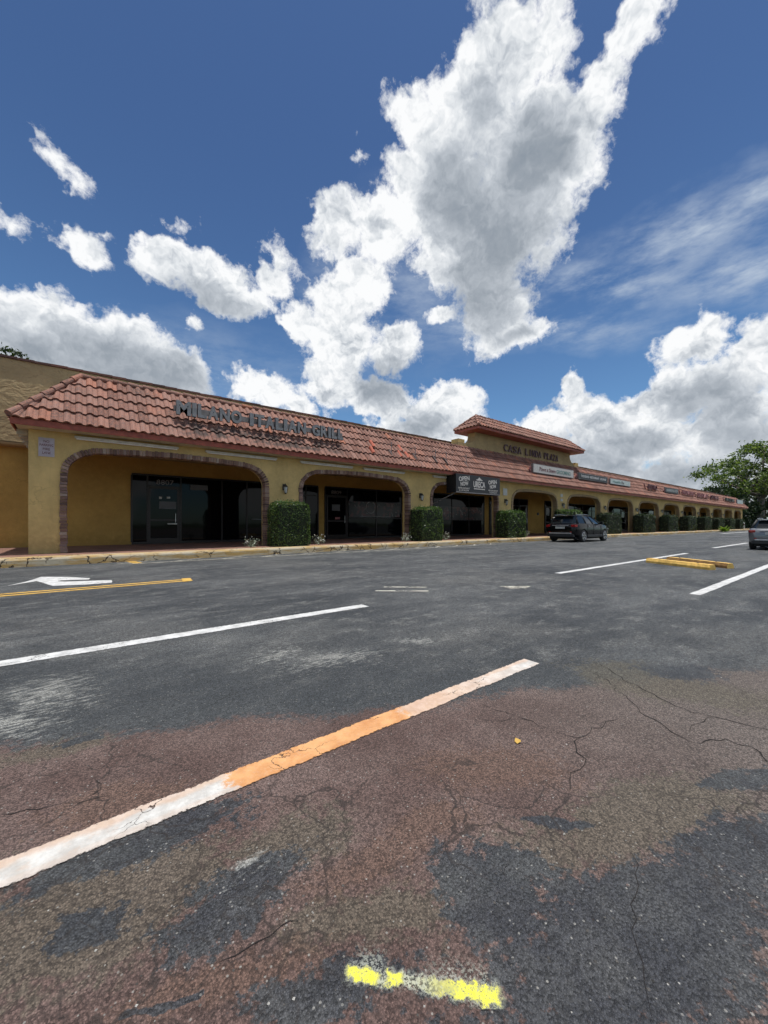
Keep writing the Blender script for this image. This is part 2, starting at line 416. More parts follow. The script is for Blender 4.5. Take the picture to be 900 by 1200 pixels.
def col_white(t, P):
    return t.mix(t.rng(t.noise(P, 7, 5, .7), .35, .7), (.46,.46,.45), (.68,.68,.67))
def col_yel(t, P):
    return t.mix(t.rng(t.noise(P, 7, 5, .7), .35, .7), (.48,.28,.05), (.66,.42,.09))
def col_cream(t, P):
    return t.mix(t.rng(t.noise(P, 5, 5, .7), .35, .7), (.33,.31,.25), (.60,.58,.50))
XO = [gp(x, y).x for x, y in ((0,1027), (60, 1005), (255, 935), (290,920), (480,835), (520,820), (628,776))]
def col_orange(t, P):
    X = t.vm('DOT_PRODUCT', P, (1,0,0)); Y = t.vm('DOT_PRODUCT', P, (0,1,0))
    Xn = t.m('ADD', X, t.m('MULTIPLY', t.m('SUBTRACT', t.noise(P, 6, 4, .6), .5), .22))
    Xn = t.m('ADD', Xn, t.m('MULTIPLY', t.m('SUBTRACT', t.noise(P, 50, 4, .8), .5), .22))
    o1 = t.m('MULTIPLY', t.rng(Xn, XO[2]+.03, XO[3]-.02), t.m('MAXIMUM', t.rng(Xn, XO[4]+.05, XO[4]-.05), t.rng(Xn, XO[6]+.1, XO[4], 0, .55)))
    side = t.rng(t.m('ADD', Y, t.m('MULTIPLY', t.m('SUBTRACT', t.noise(P, 9, 4, .6), .5), .07)), 1.548, 1.575)
    side2 = t.rng(Y, 1.512, 1.495)
    o = t.m('MAXIMUM', o1, t.m('MULTIPLY', t.m('MAXIMUM', side, t.m('MULTIPLY', side2, .4)), .38))
    o = t.m('MAXIMUM', o, t.m('MULTIPLY', t.rng(t.noise(P, 14, 5, .7), .52, .72), .22))
    o = t.m('MULTIPLY', o, t.rng(t.noise(P, 90, 4, .75), .25, .5, .72, 1))
    w = t.mix(t.rng(t.noise(P, 12, 5, .7), .35, .7), (.46,.44,.41), (.66,.65,.62))
    oc = t.mix(t.rng(t.noise(P, 8, 5, .7), .3, .7), (.53,.232,.08), (.70,.37,.155))
    return t.mix(o, w, oc)
M['pwhite'] = paint_mat('road_paint_white', col_white, .37)
M['pyellow'] = paint_mat('road_paint_yellow', col_yel, .36)
M['pcream'] = paint_mat('road_paint_worn', col_cream, .50)
M['porange'] = paint_mat('road_paint_orange', col_orange, .37)

def spray_mat():
    m, t, b = new_mat('spray_paint')
    P0 = t.node('ShaderNodeTexCoord').outputs['Object']
    A = gp(405,1140); B = gp(588,1170)
    d = (B-A); L = d.length; u = d/L; v = Vector((-u.y, u.x, 0))
    q = t.vm('SUBTRACT', P0, tuple(A)); s = t.m('DIVIDE', t.vm('DOT_PRODUCT', q, tuple(u)), L); w = t.vm('DOT_PRODUCT', q, tuple(v))
    n = t.noise(P0, 60, 4, .7); n2 = t.noise(P0, 150, 3, .7)
    # core of the stroke: thin, fading at s=.45; a pale overspray haze on the far side
    wv = t.m('ADD', w, t.m('MULTIPLY', t.m('SUBTRACT', t.noise(P0, 14, 2), .5), .015))
    prof = t.m('SUBTRACT', 1.0, t.m('DIVIDE', t.m('ABSOLUTE', wv), t.rng(s, .4, 1.0, .017, .024)))
    sN = t.m('ADD', s, t.m('MULTIPLY', t.m('SUBTRACT', n, .5), .10))
    ends = t.m('MULTIPLY', t.rng(sN, -.02, .03), t.rng(sN, 1.02, .97))
    body = t.m('MAXIMUM', t.m('MAXIMUM', t.rng(sN, .25, .20), t.m('MULTIPLY', t.rng(sN, .25, .29), t.rng(sN, .40, .36))), t.rng(sN, .44, .78, .12, 1))
    grit = t.m('ADD', prof, t.m('MULTIPLY', t.m('SUBTRACT', n, .5), 2.4))
    stn = t.rng(t.noise(P0, 190, 3, .8), .32, .46, .25, 1)
    yel = t.m('MULTIPLY', t.m('MULTIPLY', t.m('MULTIPLY', t.rng(grit, 0, .5), ends), body), stn)
    pale = t.m('MULTIPLY', t.m('MULTIPLY', t.rng(grit, -.5, .6), ends), t.rng(n2, .40, .56))
    haze = t.m('MULTIPLY', t.m('MULTIPLY', t.rng(w, .085, 0), t.rng(w, -.012, .006)), t.m('MULTIPLY', t.rng(s, -.02, .12), t.rng(s, 1.0, .9)))
    haze = t.m('MULTIPLY', haze, t.rng(t.m('ADD', n2, t.m('MULTIPLY', haze, .10)), .52, .66))
    haze = t.m('MULTIPLY', haze, t.m('MAXIMUM', t.rng(s, .3, .2), t.rng(s, .45, .7)))
    al = t.m('MAXIMUM', t.m('MAXIMUM', yel, t.m('MULTIPLY', pale, .8)), t.m('MULTIPLY', haze, .6))
    yc = t.mix(t.rng(n, .3, .6), (.52,.52,.10), (.70,.66,.045))
    t.put(b.inputs['Base Color'], t.mix(yel, (.45,.47,.40), yc)); t.put(b.inputs['Alpha'], al); b.inputs['Roughness'].default_value = .6
    return m
M['spray'] = spray_mat()

def kerb_mat():
    m, t, b = new_mat('kerb_faded_yellow')
    P = t.node('ShaderNodeTexCoord').outputs['Object']
    n = t.noise(t.scalev(P, (.5,2,3)), 2.2, 6, .7)
    c = t.mix(t.rng(n, .42, .60), (.42,.275,.10), (.46,.40,.29))
    c = t.mix(t.rng(t.noise(P, 12, 5, .7), .5, .8, 0, .6), c, (.20,.15,.09))
    cw = t.vm('ADD', P, t.vm('SCALE', t.vm('SUBTRACT', t.noise(P, 5, 4, .6, color=True), (.5,.5,.5)), sc=.3))
    ck = t.m('MULTIPLY', t.rng(t.voro(cw, 1.9, 'DISTANCE_TO_EDGE'), .03, .012), t.rng(t.noise(P, .8, 2), .42, .52))
    c = t.mix(ck, c, (.04,.025,.015))
    t.put(b.inputs['Base Color'], c); b.inputs['Roughness'].default_value = .9
    bn = t.node('ShaderNodeBump', {'Height': t.m('SUBTRACT', t.noise(P, 25, 5, .7), t.m('MULTIPLY', ck, 2)), 'Strength': .6, 'Distance': .02})
    t.put(b.inputs['Normal'], bn.outputs[0]); return m
M['kerb'] = kerb_mat()
M['walk'] = simple('walkway_red_brown', (.20,.105,.075), .8, var=.25, nscale=3, bump=.3)
M['crack'] = simple('crack_dark', (.014,.011,.010), 1.0)
M['grass'] = simple('grass', (.05,.075,.025), .95, var=.4, nscale=2, bump=.6, bscale=20)

# ---------------------------------------------------------------- the ground
gb = MB().sheet([(-2500,-2500),(2500,-2500),(2500,2500),(-2500,2500)], -.03)
struct('grass_ground', gb, M['grass'])
struct('parking_lot', MB().sheet([(-60,-60),(92,-60),(92,12.25),(-60,12.25)], 0), M['asphalt'])
struct('side_road', MB().sheet([(92,-60),(120,-60),(120,60),(92,60)], -.004), M['asphalt'])

def strip(x0, x1, y0, y1, z=.004, n=40, wob=.006):
    mb = MB(); pts0 = []; pts1 = []
    for i in range(n+1):
        x = x0 + (x1-x0)*i/n
        pts0.append((x, y0 + random.uniform(-wob, wob))); pts1.append((x, y1 + random.uniform(-wob, wob)))
    b = len(mb.v)
    for a_, b_ in zip(pts0, pts1): mb.v += [(a_[0], a_[1], z), (b_[0], b_[1], z)]
    for i in range(n): mb.f.append((2*i, 2*i+2, 2*i+3, 2*i+1)); mb.m.append(0)
    mb.edge = [1.0, 2.0]*(n+1)
    return mb
def quadpx(pts, z=.004): return MB().sheet([(gp(x,y).x, gp(x,y).y) for x, y in pts], z)
struct('parking_line', strip(-3.2, gp(432,711).x, 3.77, 3.93, wob=.004), M['pwhite'])
struct('parking_line', strip(-3.2, gp(632,778).x, 1.475, 1.60, n=60, wob=.004), M['porange'])
struct('parking_line', strip(gp(652,672).x, 16.2, 3.88, 4.02), M['pwhite'])
struct('parking_line', strip(gp(815,697).x, 15.6, 1.50, 1.64), M['pwhite'])
struct('parking_line', strip(20.6, 27.5, 4.05, 4.22), M['pwhite'])
struct('parking_line', strip(23.5, 30.0, 1.55, 1.7), M['pwhite'])
struct('parking_line', strip(-3.2, 2.7, -.85, -.71), M['pwhite'])
struct('center_line', strip(-22, 1.47, 7.40, 7.50, n=80), M['pyellow'])
struct('center_line', strip(-22, 1.52, 7.60, 7.70, n=80), M['pyellow'])
struct('line_end_mark', MB().sheet([(1.36,7.34),(1.52,7.36),(1.56,7.76),(1.42,7.78)], .008), M['pyellow'])
struct('turn_arrow', quadpx([(8,686.8),(30,682),(40,679),(48,676.2),(80,676.3),(106,677.8),(104,679.2),(72,680.3),(67,681.3),(76,681.8),(130,680),(131.6,681),(131,683),(100,685.3),(62,686.7),(57,685.5),(50,683),(43,681.2)]), M['pwhite'])
# worn hatched fire-lane strip along the kerb
struct('fire_lane_line', strip(gp(150,660).x, 16.5, 11.42, 11.54, n=60, wob=.012), M['pcream'])
struct('fire_lane_mark', quadpx([(141,656.3),(152,656.0),(167,659.8),(157,660.6)]), M['pyellow'])
hb = MB()
for k in range(13):
    x = .6 + k*1.25
    hb.sheet([(x,11.58),(x+.13,11.58),(x+.95,12.16),(x+.82,12.16)], .004)
struct('fire_lane_hatching', hb, M['pcream'])
struct('fire_lane_line', strip(30, 86, 11.3, 11.42, n=60, wob=.01), M['pcream'])
struct('fire_lane_line', strip(52, 86, 9.6, 9.95, n=60, wob=.02), M['pwhite'])
# faded remnants of old bay marks in the lane
for (px0, py0, px1, py1) in ((450,687.5,500,689.5), (440,692,502,693.5)):
    struct('faded_line', quadpx([(px0,py0),(px1,py0+.3),(px1,py0+1.4),(px0,py0+1.1)]), M['pcream'])
struct('faded_line', quadpx([(585,687),(622,687),(616,690),(598,690)]), M['pcream'])
A = gp(398,1128); 
struct('spray_paint_mark', quadpx([(385,1085),(610,1110),(610,1185),(385,1185)], .004), M['spray'])

def crack(pts, w):
    mb = MB(); P = [gp(x, y) for x, y in pts]; fine = [P[0]]
    for a, b in zip(P, P[1:]):
        n = max(2, int((b-a).length/.035)); nrm = Vector((-(b-a).y, (b-a).x, 0)).normalized()
        for i in range(1, n+1):
            q = a.lerp(b, i/n)
            if i < n: q = q + nrm*random.gauss(0, .010)
            fine.append(q)
    vs = []
    for i, q in enumerate(fine):
        d = (fine[min(i+1, len(fine)-1)] - fine[max(i-1, 0)]).normalized(); nn = Vector((-d.y, d.x, 0))
        ww = .62*w*random.uniform(.15, 1.0)*(1 if 0 < i < len(fine)-1 else .1)
        vs += [(q.x-nn.x*ww, q.y-nn.y*ww, .002), (q.x+nn.x*ww, q.y+nn.y*ww, .002)]
    mb.add(vs, [(2*i, 2*i+2, 2*i+3, 2*i+1) for i in range(len(fine)-1)])
    return mb
for pts, w in [
    ([(692,775),(712,783),(730,797),(770,817),(810,835),(835,840),(875,850),(899,855),(960,862)], .0055),
    ([(700,790),(722,806),(750,835),(780,852),(810,870),(850,866),(880,875),(899,893),(925,905)], .006),
    ([(835,840),(825,846),(810,851),(808,860)], .004),
    ([(560,826),(600,838),(615,843),(650,857),(677,865),(692,858),(708,850),(725,843)], .004),
    ([(677,865),(675,875),(687,890),(680,902),(668,915),(666,932)], .006),
    ([(600,838),(590,845),(560,842)], .003),
    ([(590,1000),(598,1012),(590,1025),(602,1040)], .0015),
    ([(100,935),(118,925),(112,915),(130,905)], .003),
    ([(250,1130),(300,1105),(330,1085),(350,1080)], .003),
    ([(0,955),(60,945),(130,932)], .0035),
    ([(740,1000),(745,1050),(740,1090),(755,1150),(765,1199)], .0018),
    ([(240,828),(270,815),(300,806)], .003),
]:
    struct('pavement_crack', crack(pts, w), M['crack'])

gv = MB()
for i in range(420):
    px = random.uniform(-60, 960); py = 760 + 430*random.random()**.8
    c = gp(px, py); s = random.uniform(.0018, .0045)
    vs = [(c.x + s*math.cos(a)*random.uniform(.6,1.2), c.y + s*math.sin(a)*random.uniform(.6,1.2), s*.1) for a in (0,1.6,3.1,4.7)] + [(c.x, c.y, s*.9)]
    gv.add(vs, [(0,1,4),(1,2,4),(2,3,4),(3,0,4)])
tag(gv.build('loose_gravel', M['gravel']), 'scattered specks of loose grit on the near asphalt', 'gravel', kind='stuff')
c = gp(607,870)
lf = MB(); lf.add([(c.x-.018,c.y-.008,.004),(c.x,c.y-.016,.012),(c.x+.02,c.y+.002,.005),(c.x+.004,c.y+.016,.014),(c.x-.012,c.y+.010,.006)], [(0,1,2,3,4)])
tag(lf.build('fallen_leaf', M['leafyellow']), 'small dry yellow leaf lying on the reddish asphalt', 'leaf')

# kerb and walkway
YK, YF, YB = 12.2, 13.9, 18.0
kb = MB(); prof = [(YK-.02,-.03),(YK,.0),(YK+.01,.15),(YK+.035,.19),(YK+.07,.20),(YK+.62,.20),(YK+.62,-.03)]
xs = [-40 + i*.5 for i in range(262)]; b0 = 0
for x in xs:
    j = random.uniform(-.006,.006)
    kb.v += [(x, y + j, z) for y, z in prof]
n = len(prof)
for i in range(len(xs)-1):
    for k in range(n-1):
        kb.f.append((i*n+k, (i+1)*n+k, (i+1)*n+k+1, i*n+k+1)); kb.m.append(0)
struct('kerb', kb, M['kerb'], smooth=False)
struct('walkway', MB().box(-40, 90.5, YK+.62, YB+.4, -.03, .196), M['walk'])

# ---------------------------------------------------------------- the plaza
plaza = empty('shopping_plaza', (0, YF, 0), 'long tan stucco shopping arcade with brick-edged arches and a clay tile mansard roof', 'building')
XE = 88.4
starts = [-.49, 6.66, 13.85, 20.9, 27.86, 34.75, 41.67, 48.6, 55.4, 62.1, 68.8, 75.4, 81.9]
widths = [5.95, 5.85, 5.75, 5.65, 5.65, 5.65, 5.6, 5.5, 5.4, 5.35, 5.3, 5.25, 5.2]
op = [(s+.13, s+w-.13) for s, w in zip(starts, widths)]
ZT, ZS, RC = 3.14, 2.38, .86
def arch_path(x0, x1, n=10):
    pts = [(x0, ZS)]
    for i in range(1, n+1):
        a = math.pi/2*i/n
        pts.append((x0 + RC*(1-math.cos(a)), ZS + (ZT-.07-ZS)*math.sin(a)))
    xm0, xm1 = x0+RC, x1-RC
    for i in range(1, 10):
        s = i/10; pts.append((xm0 + (xm1-xm0)*s, ZT-.07 + .07*4*s*(1-s)))
    for i in range(n, -1, -1):
        a = math.pi/2*i/n
        pts.append((x1 - RC*(1-math.cos(a)), ZS + (ZT-.07-ZS)*math.sin(a)))
    return pts
wl = MB(); TH = .38
prev = -1.13
for (x0, x1) in op:
    wl.box(prev, x0, YF, YF+TH, .19, 3.7)
    P = arch_path(x0, x1); b = len(wl.v)
    for (x, z) in P: wl.v += [(x, YF, z), (x, YF, 3.7), (x, YF+TH, z), (x, YF+TH, 3.7)]
    for i in range(len(P)-1):
        a, c_ = b+4*i, b+4*(i+1)
        for f in ((a, c_, c_+1, a+1), (a+2, a+3, c_+3, c_+2), (a, a+2, c_+2, c_)): wl.f.append(f); wl.m.append(0)
    prev = x1
wl.box(prev, XE, YF, YF+TH, .19, 3.7)
wl.build('arcade_wall', M['stucco'], plaza)

def brick_arch(x0, x1, mat):
    mb = MB()
    path = [(x0, .2)] + arch_path(x0, x1, 14) + [(x1, .2)]
    # walk along the path at brick pitch
    seg = []; tot = 0
    for a, b in zip(path, path[1:]):
        L = math.hypot(b[0]-a[0], b[1]-a[1]); seg.append((tot, L, a, b)); tot += L
    pitch = .082; nb = int(tot/pitch); d = pitch/2; si = 0
    for k in range(nb):
        q = d + k*tot/nb
        while si < len(seg)-1 and q > seg[si][0]+seg[si][1]: si += 1
        s0, L, a, b = seg[si]; u = min(1, max(0, (q-s0)/L))
        p = (a[0]+(b[0]-a[0])*u, a[1]+(b[1]-a[1])*u)
        t = Vector((b[0]-a[0], 0, b[1]-a[1])).normalized(); nrm = Vector((-t.z, 0, t.x))
        pr = random.uniform(-.008, .014)
        mb.obox(Vector((p[0], YF+.10+pr*-1, p[1])) + nrm*(.05+random.uniform(-.012,.012)), t*.036, Vector((0,.145,0)), nrm*.078)
    return mb.build('brick_arch', mat, plaza)
for i, (x0, x1) in enumerate(op):
    brick_arch(x0, x1, M['brick'] if i < 3 else M['brick_pale'])

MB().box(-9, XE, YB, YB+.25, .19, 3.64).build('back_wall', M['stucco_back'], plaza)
MB().box(XE-.3, XE, YF+TH, YB, .19, 3.7).build('end_wall', M['stucco'], plaza)
MB().box(-1.3, XE+.3, YF+TH+.003, YB-.6, 3.58, 3.62).build('ceiling', M['soffit'], plaza)
MB().box(-1.35, XE+1.3, 13.43, YF-.003, 3.54, 3.57).box(-1.35, -1.14, YF-.003, YB-.6, 3.54, 3.57).build('soffit', M['soffit'], plaza)
# upper wall standing proud of the shop wall, round-nosed at its foot
pw = MB(); prof = [(YB-.45, 6.44), (YB-.45, 3.70)]
for i in range(7):
    a = math.pi/2*i/6; prof.append((YB-.33-.12*math.cos(a), 3.72-.12*math.sin(a)))
prof += [(YB, 3.60), (YB, 3.645), (YB-.10, 3.65), (YB-.10, 6.44)]
b = 0; n = len(prof)
for x in (-9, XE): pw.v += [(x, y, z) for y, z in prof]
for k in range(n): pw.f.append((k, n+k, n+(k+1)%n, (k+1)%n)); pw.m.append(0)
pw.f.append(tuple(reversed(range(n)))); pw.m.append(0); pw.f.append(tuple(range(n, 2*n))); pw.m.append(0)
pw.build('parapet', M['stucco_rough'], plaza)
pc = MB(); x = -9
while x < XE:
    pc.obox((x+.21, YB-.27, 6.475+random.uniform(-.008,.012)), (.215,0,.006), (0,.24,0), (0,0,.035)); x += .43
pc.build('parapet_cap', M['cap'], plaza)
MB().box(-.1, XE-1.2, 14.75, YB-.46, 5.30, 5.36).build('roof_deck', M['deck'], plaza)

# mansard of clay tiles
YE, ZE, YR, ZR = 13.40, 3.70, 14.80, 5.42
def tile_roof(mb, O, U, S, N, length, sl, nc, tw, c0, c1, amp=.055):
    O, U, S, N = map(Vector, (O, U, S, N)); ncol = int(length/tw)+1
    prof = [(0,.0),(.10,.6),(.26,.96),(.40,.98),(.55,.6),(.66,.06),(.83,-.14),(1.0,.0)]
    for c in range(nc):
        s0 = c*sl/nc - (.04 if c == 0 else 0); s1 = (c+1)*sl/nc + .05
        for k in range(ncol):
            u0 = k*tw + (.0 if c % 2 == 0 else .0); sm = (s0+s1)/2
            if u0+tw < c0*s0/sl or u0 > length - c1*s0/sl: continue
            jh = random.uniform(-.006,.008); ju = random.uniform(-.005,.005); js = random.uniform(-.012,.012)
            lo = []; hi = []; lip = []
            for (t, h) in prof:
                for (lst, s, hh) in ((lo, s0+js, .060+jh), (hi, s1, .006+jh), (lip, s0+js+.012, .014+jh)):
                    u = u0 + t*tw*1.02 + ju
                    cl = max(0, min(1, s/sl)); u = max(c0*cl - .02, min(length - c1*cl + .02, u))
                    lst.append(O + U*u + S*s + N*(h*amp + hh - (.0 if lst is not lip else .012)))
            b = len(mb.v); n = len(prof); mb.v += [tuple(v) for v in lo+hi+lip]
            for j in range(n-1):
                mb.f.append((b+j, b+j+1, b+n+j+1, b+n+j)); mb.m.append(0)
                mb.f.append((b+2*n+j, b+2*n+j+1, b+j+1, b+j)); mb.m.append(0)
def caps(mb, A, B, r=.088, L=.40):
    A, B = Vector(A), Vector(B); d = B-A; n = max(1, round(d.length/L)); d /= n
    for i in range(n):
        p = A + d*i; j = Vector((0,0,random.uniform(-.006,.008)))
        mb.tube([p - d*.08 + j + Vector((0,0,.018)), p + d*1.02 + j], [r*1.06, r*.86], n=12)
sl = math.hypot(YR-YE, ZR-ZE); S = ((YR-YE)/sl, (ZR-ZE)/sl); HX = YR-YE
tr = MB()
tile_roof(tr, (-1.41, YE, ZE), (1,0,0), (0,S[0],S[1]), (0,-S[1],S[0]), XE+1.2+1.41, sl, 5, .25, HX, HX)
tile_roof(tr, (-1.41, YB-.45, ZE), (0,-1,0), (S[0],0,S[1]), (-S[1],0,S[0]), YB-.45-YE, sl, 5, .25, 0, HX)
tile_roof(tr, (XE+1.2, YE, ZE), (0,1,0), (-S[0],0,S[1]), (S[1],0,S[0]), YB-.45-YE, sl, 5, .25, HX, 0)
roof = tr.build('tile_roof', M['tile'], plaza)
ub = MB()   # underlay the tiles lie on
ub.add([(-1.41,YE,ZE-.01),(XE+1.2,YE,ZE-.01),(XE+1.2-HX,YR,ZR-.01),(-1.41+HX,YR,ZR-.01),(-1.41,YB-.46,ZE-.01),(-1.41+HX,YB-.46,ZR-.01),(XE+1.2,YB-.46,ZE-.01),(XE+1.2-HX,YB-.46,ZR-.01)],
       [(0,1,2,3),(4,0,3,5),(1,6,7,2)])
ub.build('roof_underlay', M['fascia'], plaza)
cp = MB()
caps(cp, (-1.44, YE-.03, ZE+.07), (-.01, YR, ZR+.06)); caps(cp, (XE+1.2, YE, ZE+.07), (XE+1.2-HX, YR, ZR+.06))
caps(cp, (-.01, YR, ZR+.03), (XE+1.2-HX, YR, ZR+.03), r=.085)
cp.build('ridge_cap', M['tile'], roof)
fb = MB(); fb.box(-1.43, XE+1.22, YE, YE+.03, 3.535, 3.70); fb.box(-1.43, -1.40, YE+.03, YB-.45, 3.535, 3.70); fb.box(XE+1.19, XE+1.22, YE+.03, YB-.45, 3.535, 3.70)
fb.build('fascia', M['fascia'], plaza)
for k in range(8): MB().box(-1.38, -1.16, YF+.2+k*.46, YF+.28+k*.46, 3.40, 3.535).build('rafter_tail', M['soffit'], plaza)

# tower over the entrance
TY0, TY1 = 14.92, 15.5
tp = [(18.72, 6.75), (18.72, 6.35)]
for i in range(9):
    a = math.pi/2*i/8; tp.append((18.72 - .92*(1-math.cos(a)), 6.35 - .58*math.sin(a)))
tp += [(17.15, 5.77), (17.15, 5.3), (31.9, 5.3), (31.9, 5.72), (31.3, 5.74)]
for i in range(9):
    a = math.pi/2*(8-i)/8; tp.append((30.4 + .9*(1-math.cos(a)), 6.35 - .60*math.sin(a)))
tp += [(30.4, 6.75)]
tower = MB().prism(tp, TY0, TY1).build('entrance_parapet', M['stucco_tower'], plaza, fix=True)
MB().box(17.2, 17.75, TY0+.02, TY1-.02, 5.775, 5.98).build('shoulder_block', M['stucco'], tower)
MB().box(31.35, 31.85, TY0+.02, TY1-.02, 5.725, 5.95).build('shoulder_block', M['stucco'], tower)
tX0, tX1, tY0, tY1, tZ0, tZ1 = 18.05, 31.15, 14.15, 16.0, 6.72, 7.58
hd = (tY1-tY0)/2; tsl = math.hypot(hd, tZ1-tZ0); s1, s2 = hd/tsl, (tZ1-tZ0)/tsl
tt = MB()
tile_roof(tt, (tX0,tY0,tZ0), (1,0,0), (0,s1,s2), (0,-s2,s1), tX1-tX0, tsl, 3, .25, hd, hd)
tile_roof(tt, (tX1,tY1,tZ0), (-1,0,0), (0,-s1,s2), (0,s2,s1), tX1-tX0, tsl, 3, .25, hd, hd)
tile_roof(tt, (tX0,tY1,tZ0), (0,-1,0), (s1,0,s2), (-s2,0,s1), tY1-tY0, tsl, 3, .25, hd, hd)
tile_roof(tt, (tX1,tY0,tZ0), (0,1,0), (-s1,0,s2), (s2,0,s1), tY1-tY0, tsl, 3, .25, hd, hd)
ym = (tY0+tY1)/2
tt.add([(tX0,tY0,tZ0-.01),(tX1,tY0,tZ0-.01),(tX1,tY1,tZ0-.01),(tX0,tY1,tZ0-.01),(tX0+hd,ym,tZ1-.02),(tX1-hd,ym,tZ1-.02)], [(0,1,5,4),(1,2,5),(2,3,4,5),(3,0,4),(3,2,1,0)])
caps(tt, (tX0,tY0,tZ0+.05),(tX0+hd,ym,tZ1+.05)); caps(tt, (tX0,tY1,tZ0+.05),(tX0+hd,ym,tZ1+.05)); caps(tt, (tX1,tY0,tZ0+.05),(tX1-hd,ym,tZ1+.05)); caps(tt, (tX0+hd,ym,tZ1+.03),(tX1-hd,ym,tZ1+.03))
tt.build('entrance_roof', M['tile'], plaza)
MB().box(tX0, tX1, tY0, tY1, 6.56, 6.70).build('entrance_fascia', M['fascia'], plaza)

# shopfronts on the back wall
def storefront(x0, x1, z1, mull, rails=(), door=None, decal=None, number=None):
    f = MB(); y0, y1 = YB-.07, YB-.002; zb = .20
    xs_ = [x0] + mull + [x1]
    f.box(x0, x1, y0, y1, z1-.07, z1); f.box(x0, x1, y0, y1, zb, zb+.09)
    for x in xs_: f.box(x-.03, x+.03, y0+.002, y1, zb+.09, z1-.07)
    for r_ in rails: f.box(x0+.03, x1-.03, y0+.004, y1, r_, r_+.05)
    w = f.build('storefront_window', M['frame'], plaza)
    MB().box(x0+.02, x1-.02, y0+.03, y1-.012, zb+.09, z1-.07).build('pane', M['glass'], w)
    if decal:
        d0, d1, dz0, dz1, sd = decal
        MB().box(d0, d1, y0+.022, y0+.027, dz0, dz1).build('window_graphic', decal_mat('window_graphic_%d' % sd, sd), w)
    if door:
        dx0, dx1 = door; d = MB(); yd = y0-.02
        d.box(dx0, dx0+.09, yd, y0, zb, 2.55); d.box(dx1-.09, dx1, yd, y0, zb, 2.55)
        d.box(dx0+.09, dx1-.09, yd, y0, 2.42, 2.55); d.box(dx0+.09, dx1-.09, yd, y0, zb, .42); d.box(dx0+.09, dx1-.09, yd+.002, y0, 1.12, 1.20)
        dd = d.build('shop_door', M['frame'], plaza)
        MB().box(dx0+.09, dx1-.09, yd+.012, y0, .42, 2.42).build('pane', M['glass'], dd)
        MB().tube([(dx1-.16, yd-.002, 1.05), (dx1-.16, yd-.05, 1.08), (dx1-.16, yd-.05, 1.42), (dx1-.16, yd-.002, 1.45)], .012, 6).build('handle', M['chrome'], dd)
        if number:
            tm = MB(); add_text(tm, number, dx0+.30, y0-.006, 2.60, .62, .20, .006); tm.build('door_number', M['raceway'], w)
storefront(1.52, 7.6, 3.0, [2.05, 3.25, 4.9, 6.0], (), (2.06, 3.2), None, '8807')
storefront(8.35, 9.70, 3.0, [9.0], (2.45,), None, None)
storefront(10.12, 15.45, 3.0, [11.5, 13.5], (1.30,), (10.18, 11.45), (11.6, 15.3, 1.40, 2.25, 3), '8809')
storefront(18.2, 23.55, 3.05, [20.0, 21.8], (1.25,), None, (18.4, 23.3, 1.30, 2.2, 11))
storefront(24.2, 25.9, 3.05, [25.0], (2.45,), (24.25, 25.0), (25.1, 25.85, .6, 1.8, 5))
storefront(26.9, 29.35, 3.05, [28.1], (2.45,), (28.15, 29.3))
storefront(32.1, 34.4, 3.05, [33.2], (2.45,), (32.15, 33.15))
storefront(36.0, 43.5, 2.95, [37.5, 39.2, 41.2], (2.3,), (37.55, 38.7))
storefront(45.0, 52.0, 2.95, [46.5, 48.5, 50.2], (2.3,), (48.55, 49.7))
for k in range(5):
    x = 54 + k*6.9
    storefront(x, x+5.2, 2.9, [x+1.4, x+3.3], (2.3,), (x+1.45, x+2.5))
for (x0_, z0_, w_, h_, mt) in ((2.45, 2.02, .10, .09, 'wfix'), (2.72, 2.04, .13, .08, 'plaque'), (2.45, 1.62, .62, .30, 'letterside'), (2.75, .98, .35, .05, 'wfix'), (3.6, 2.45, .7, .22, 'letterside'), (6.2, 1.2, .5, .04, 'letterside'), (10.5, 1.7, .5, .35, 'letterside'), (10.7, 1.25, .3, .12, 'redletter'), (8.55, 1.9, .35, .5, 'letterside')):
    MB().box(x0_, x0_+w_, YB-.098, YB-.092, z0_, z0_+h_).build('window_sticker', M[mt], plaza)
# ring emblem and shelf light line on the second shop window
em = MB()
for i in range(28):
    a0, a1 = 2*math.pi*i/28, 2*math.pi*(i+1)/28; cx_, cz_ = 13.1, 1.95
    if 1.1 < a0 < 1.7: continue
    em.add([(cx_+r*math.cos(a), YB-.053, cz_+r*math.sin(a)) for r, a in ((.30,a0),(.36,a0),(.36,a1),(.30,a1))], [(0,1,2,3)])
em.box(12.3, 14.6, YB-.076, YB-.071, 1.40, 1.435)
em.build('window_emblem', M['raceway'], plaza)
MB().box(31.0-.12, 31.0+.12, YB-.06, YB-.002, 1.75, 1.98).build('meter_box', M['frame'], plaza)

# ---------------------------------------------------------------- fittings on the facade
def strip_light(x0, x1, z, label):
    r = empty('strip_light', ((x0+x1)/2, YF-.06, z), label, 'light fitting', 'white tube lights under the eave')
    MB().box(x0, x1, YF-.10, YF-.003, z-.01, z+.05).build('housing', M['wfix'], r, bevel=.006)
    MB().tube([(x0+.04, YF-.075, z-.03), (x1-.04, YF-.075, z-.03)], .02, 10).build('tube', M['white'], r)
strip_light(-.17, 2.44, 3.42, 'long white tube light above the left half of the first arch')
strip_light(3.26, 5.75, 3.42, 'long white tube light above the right half of the first arch')
strip_light(6.7, 9.15, 3.42, 'long white tube light above the left half of the second arch')
strip_light(9.7, 12.1, 3.42, 'long white tube light above the right half of the second arch')
strip_light(14.0, 15.0, 3.42, 'short white tube light left of the black banner')

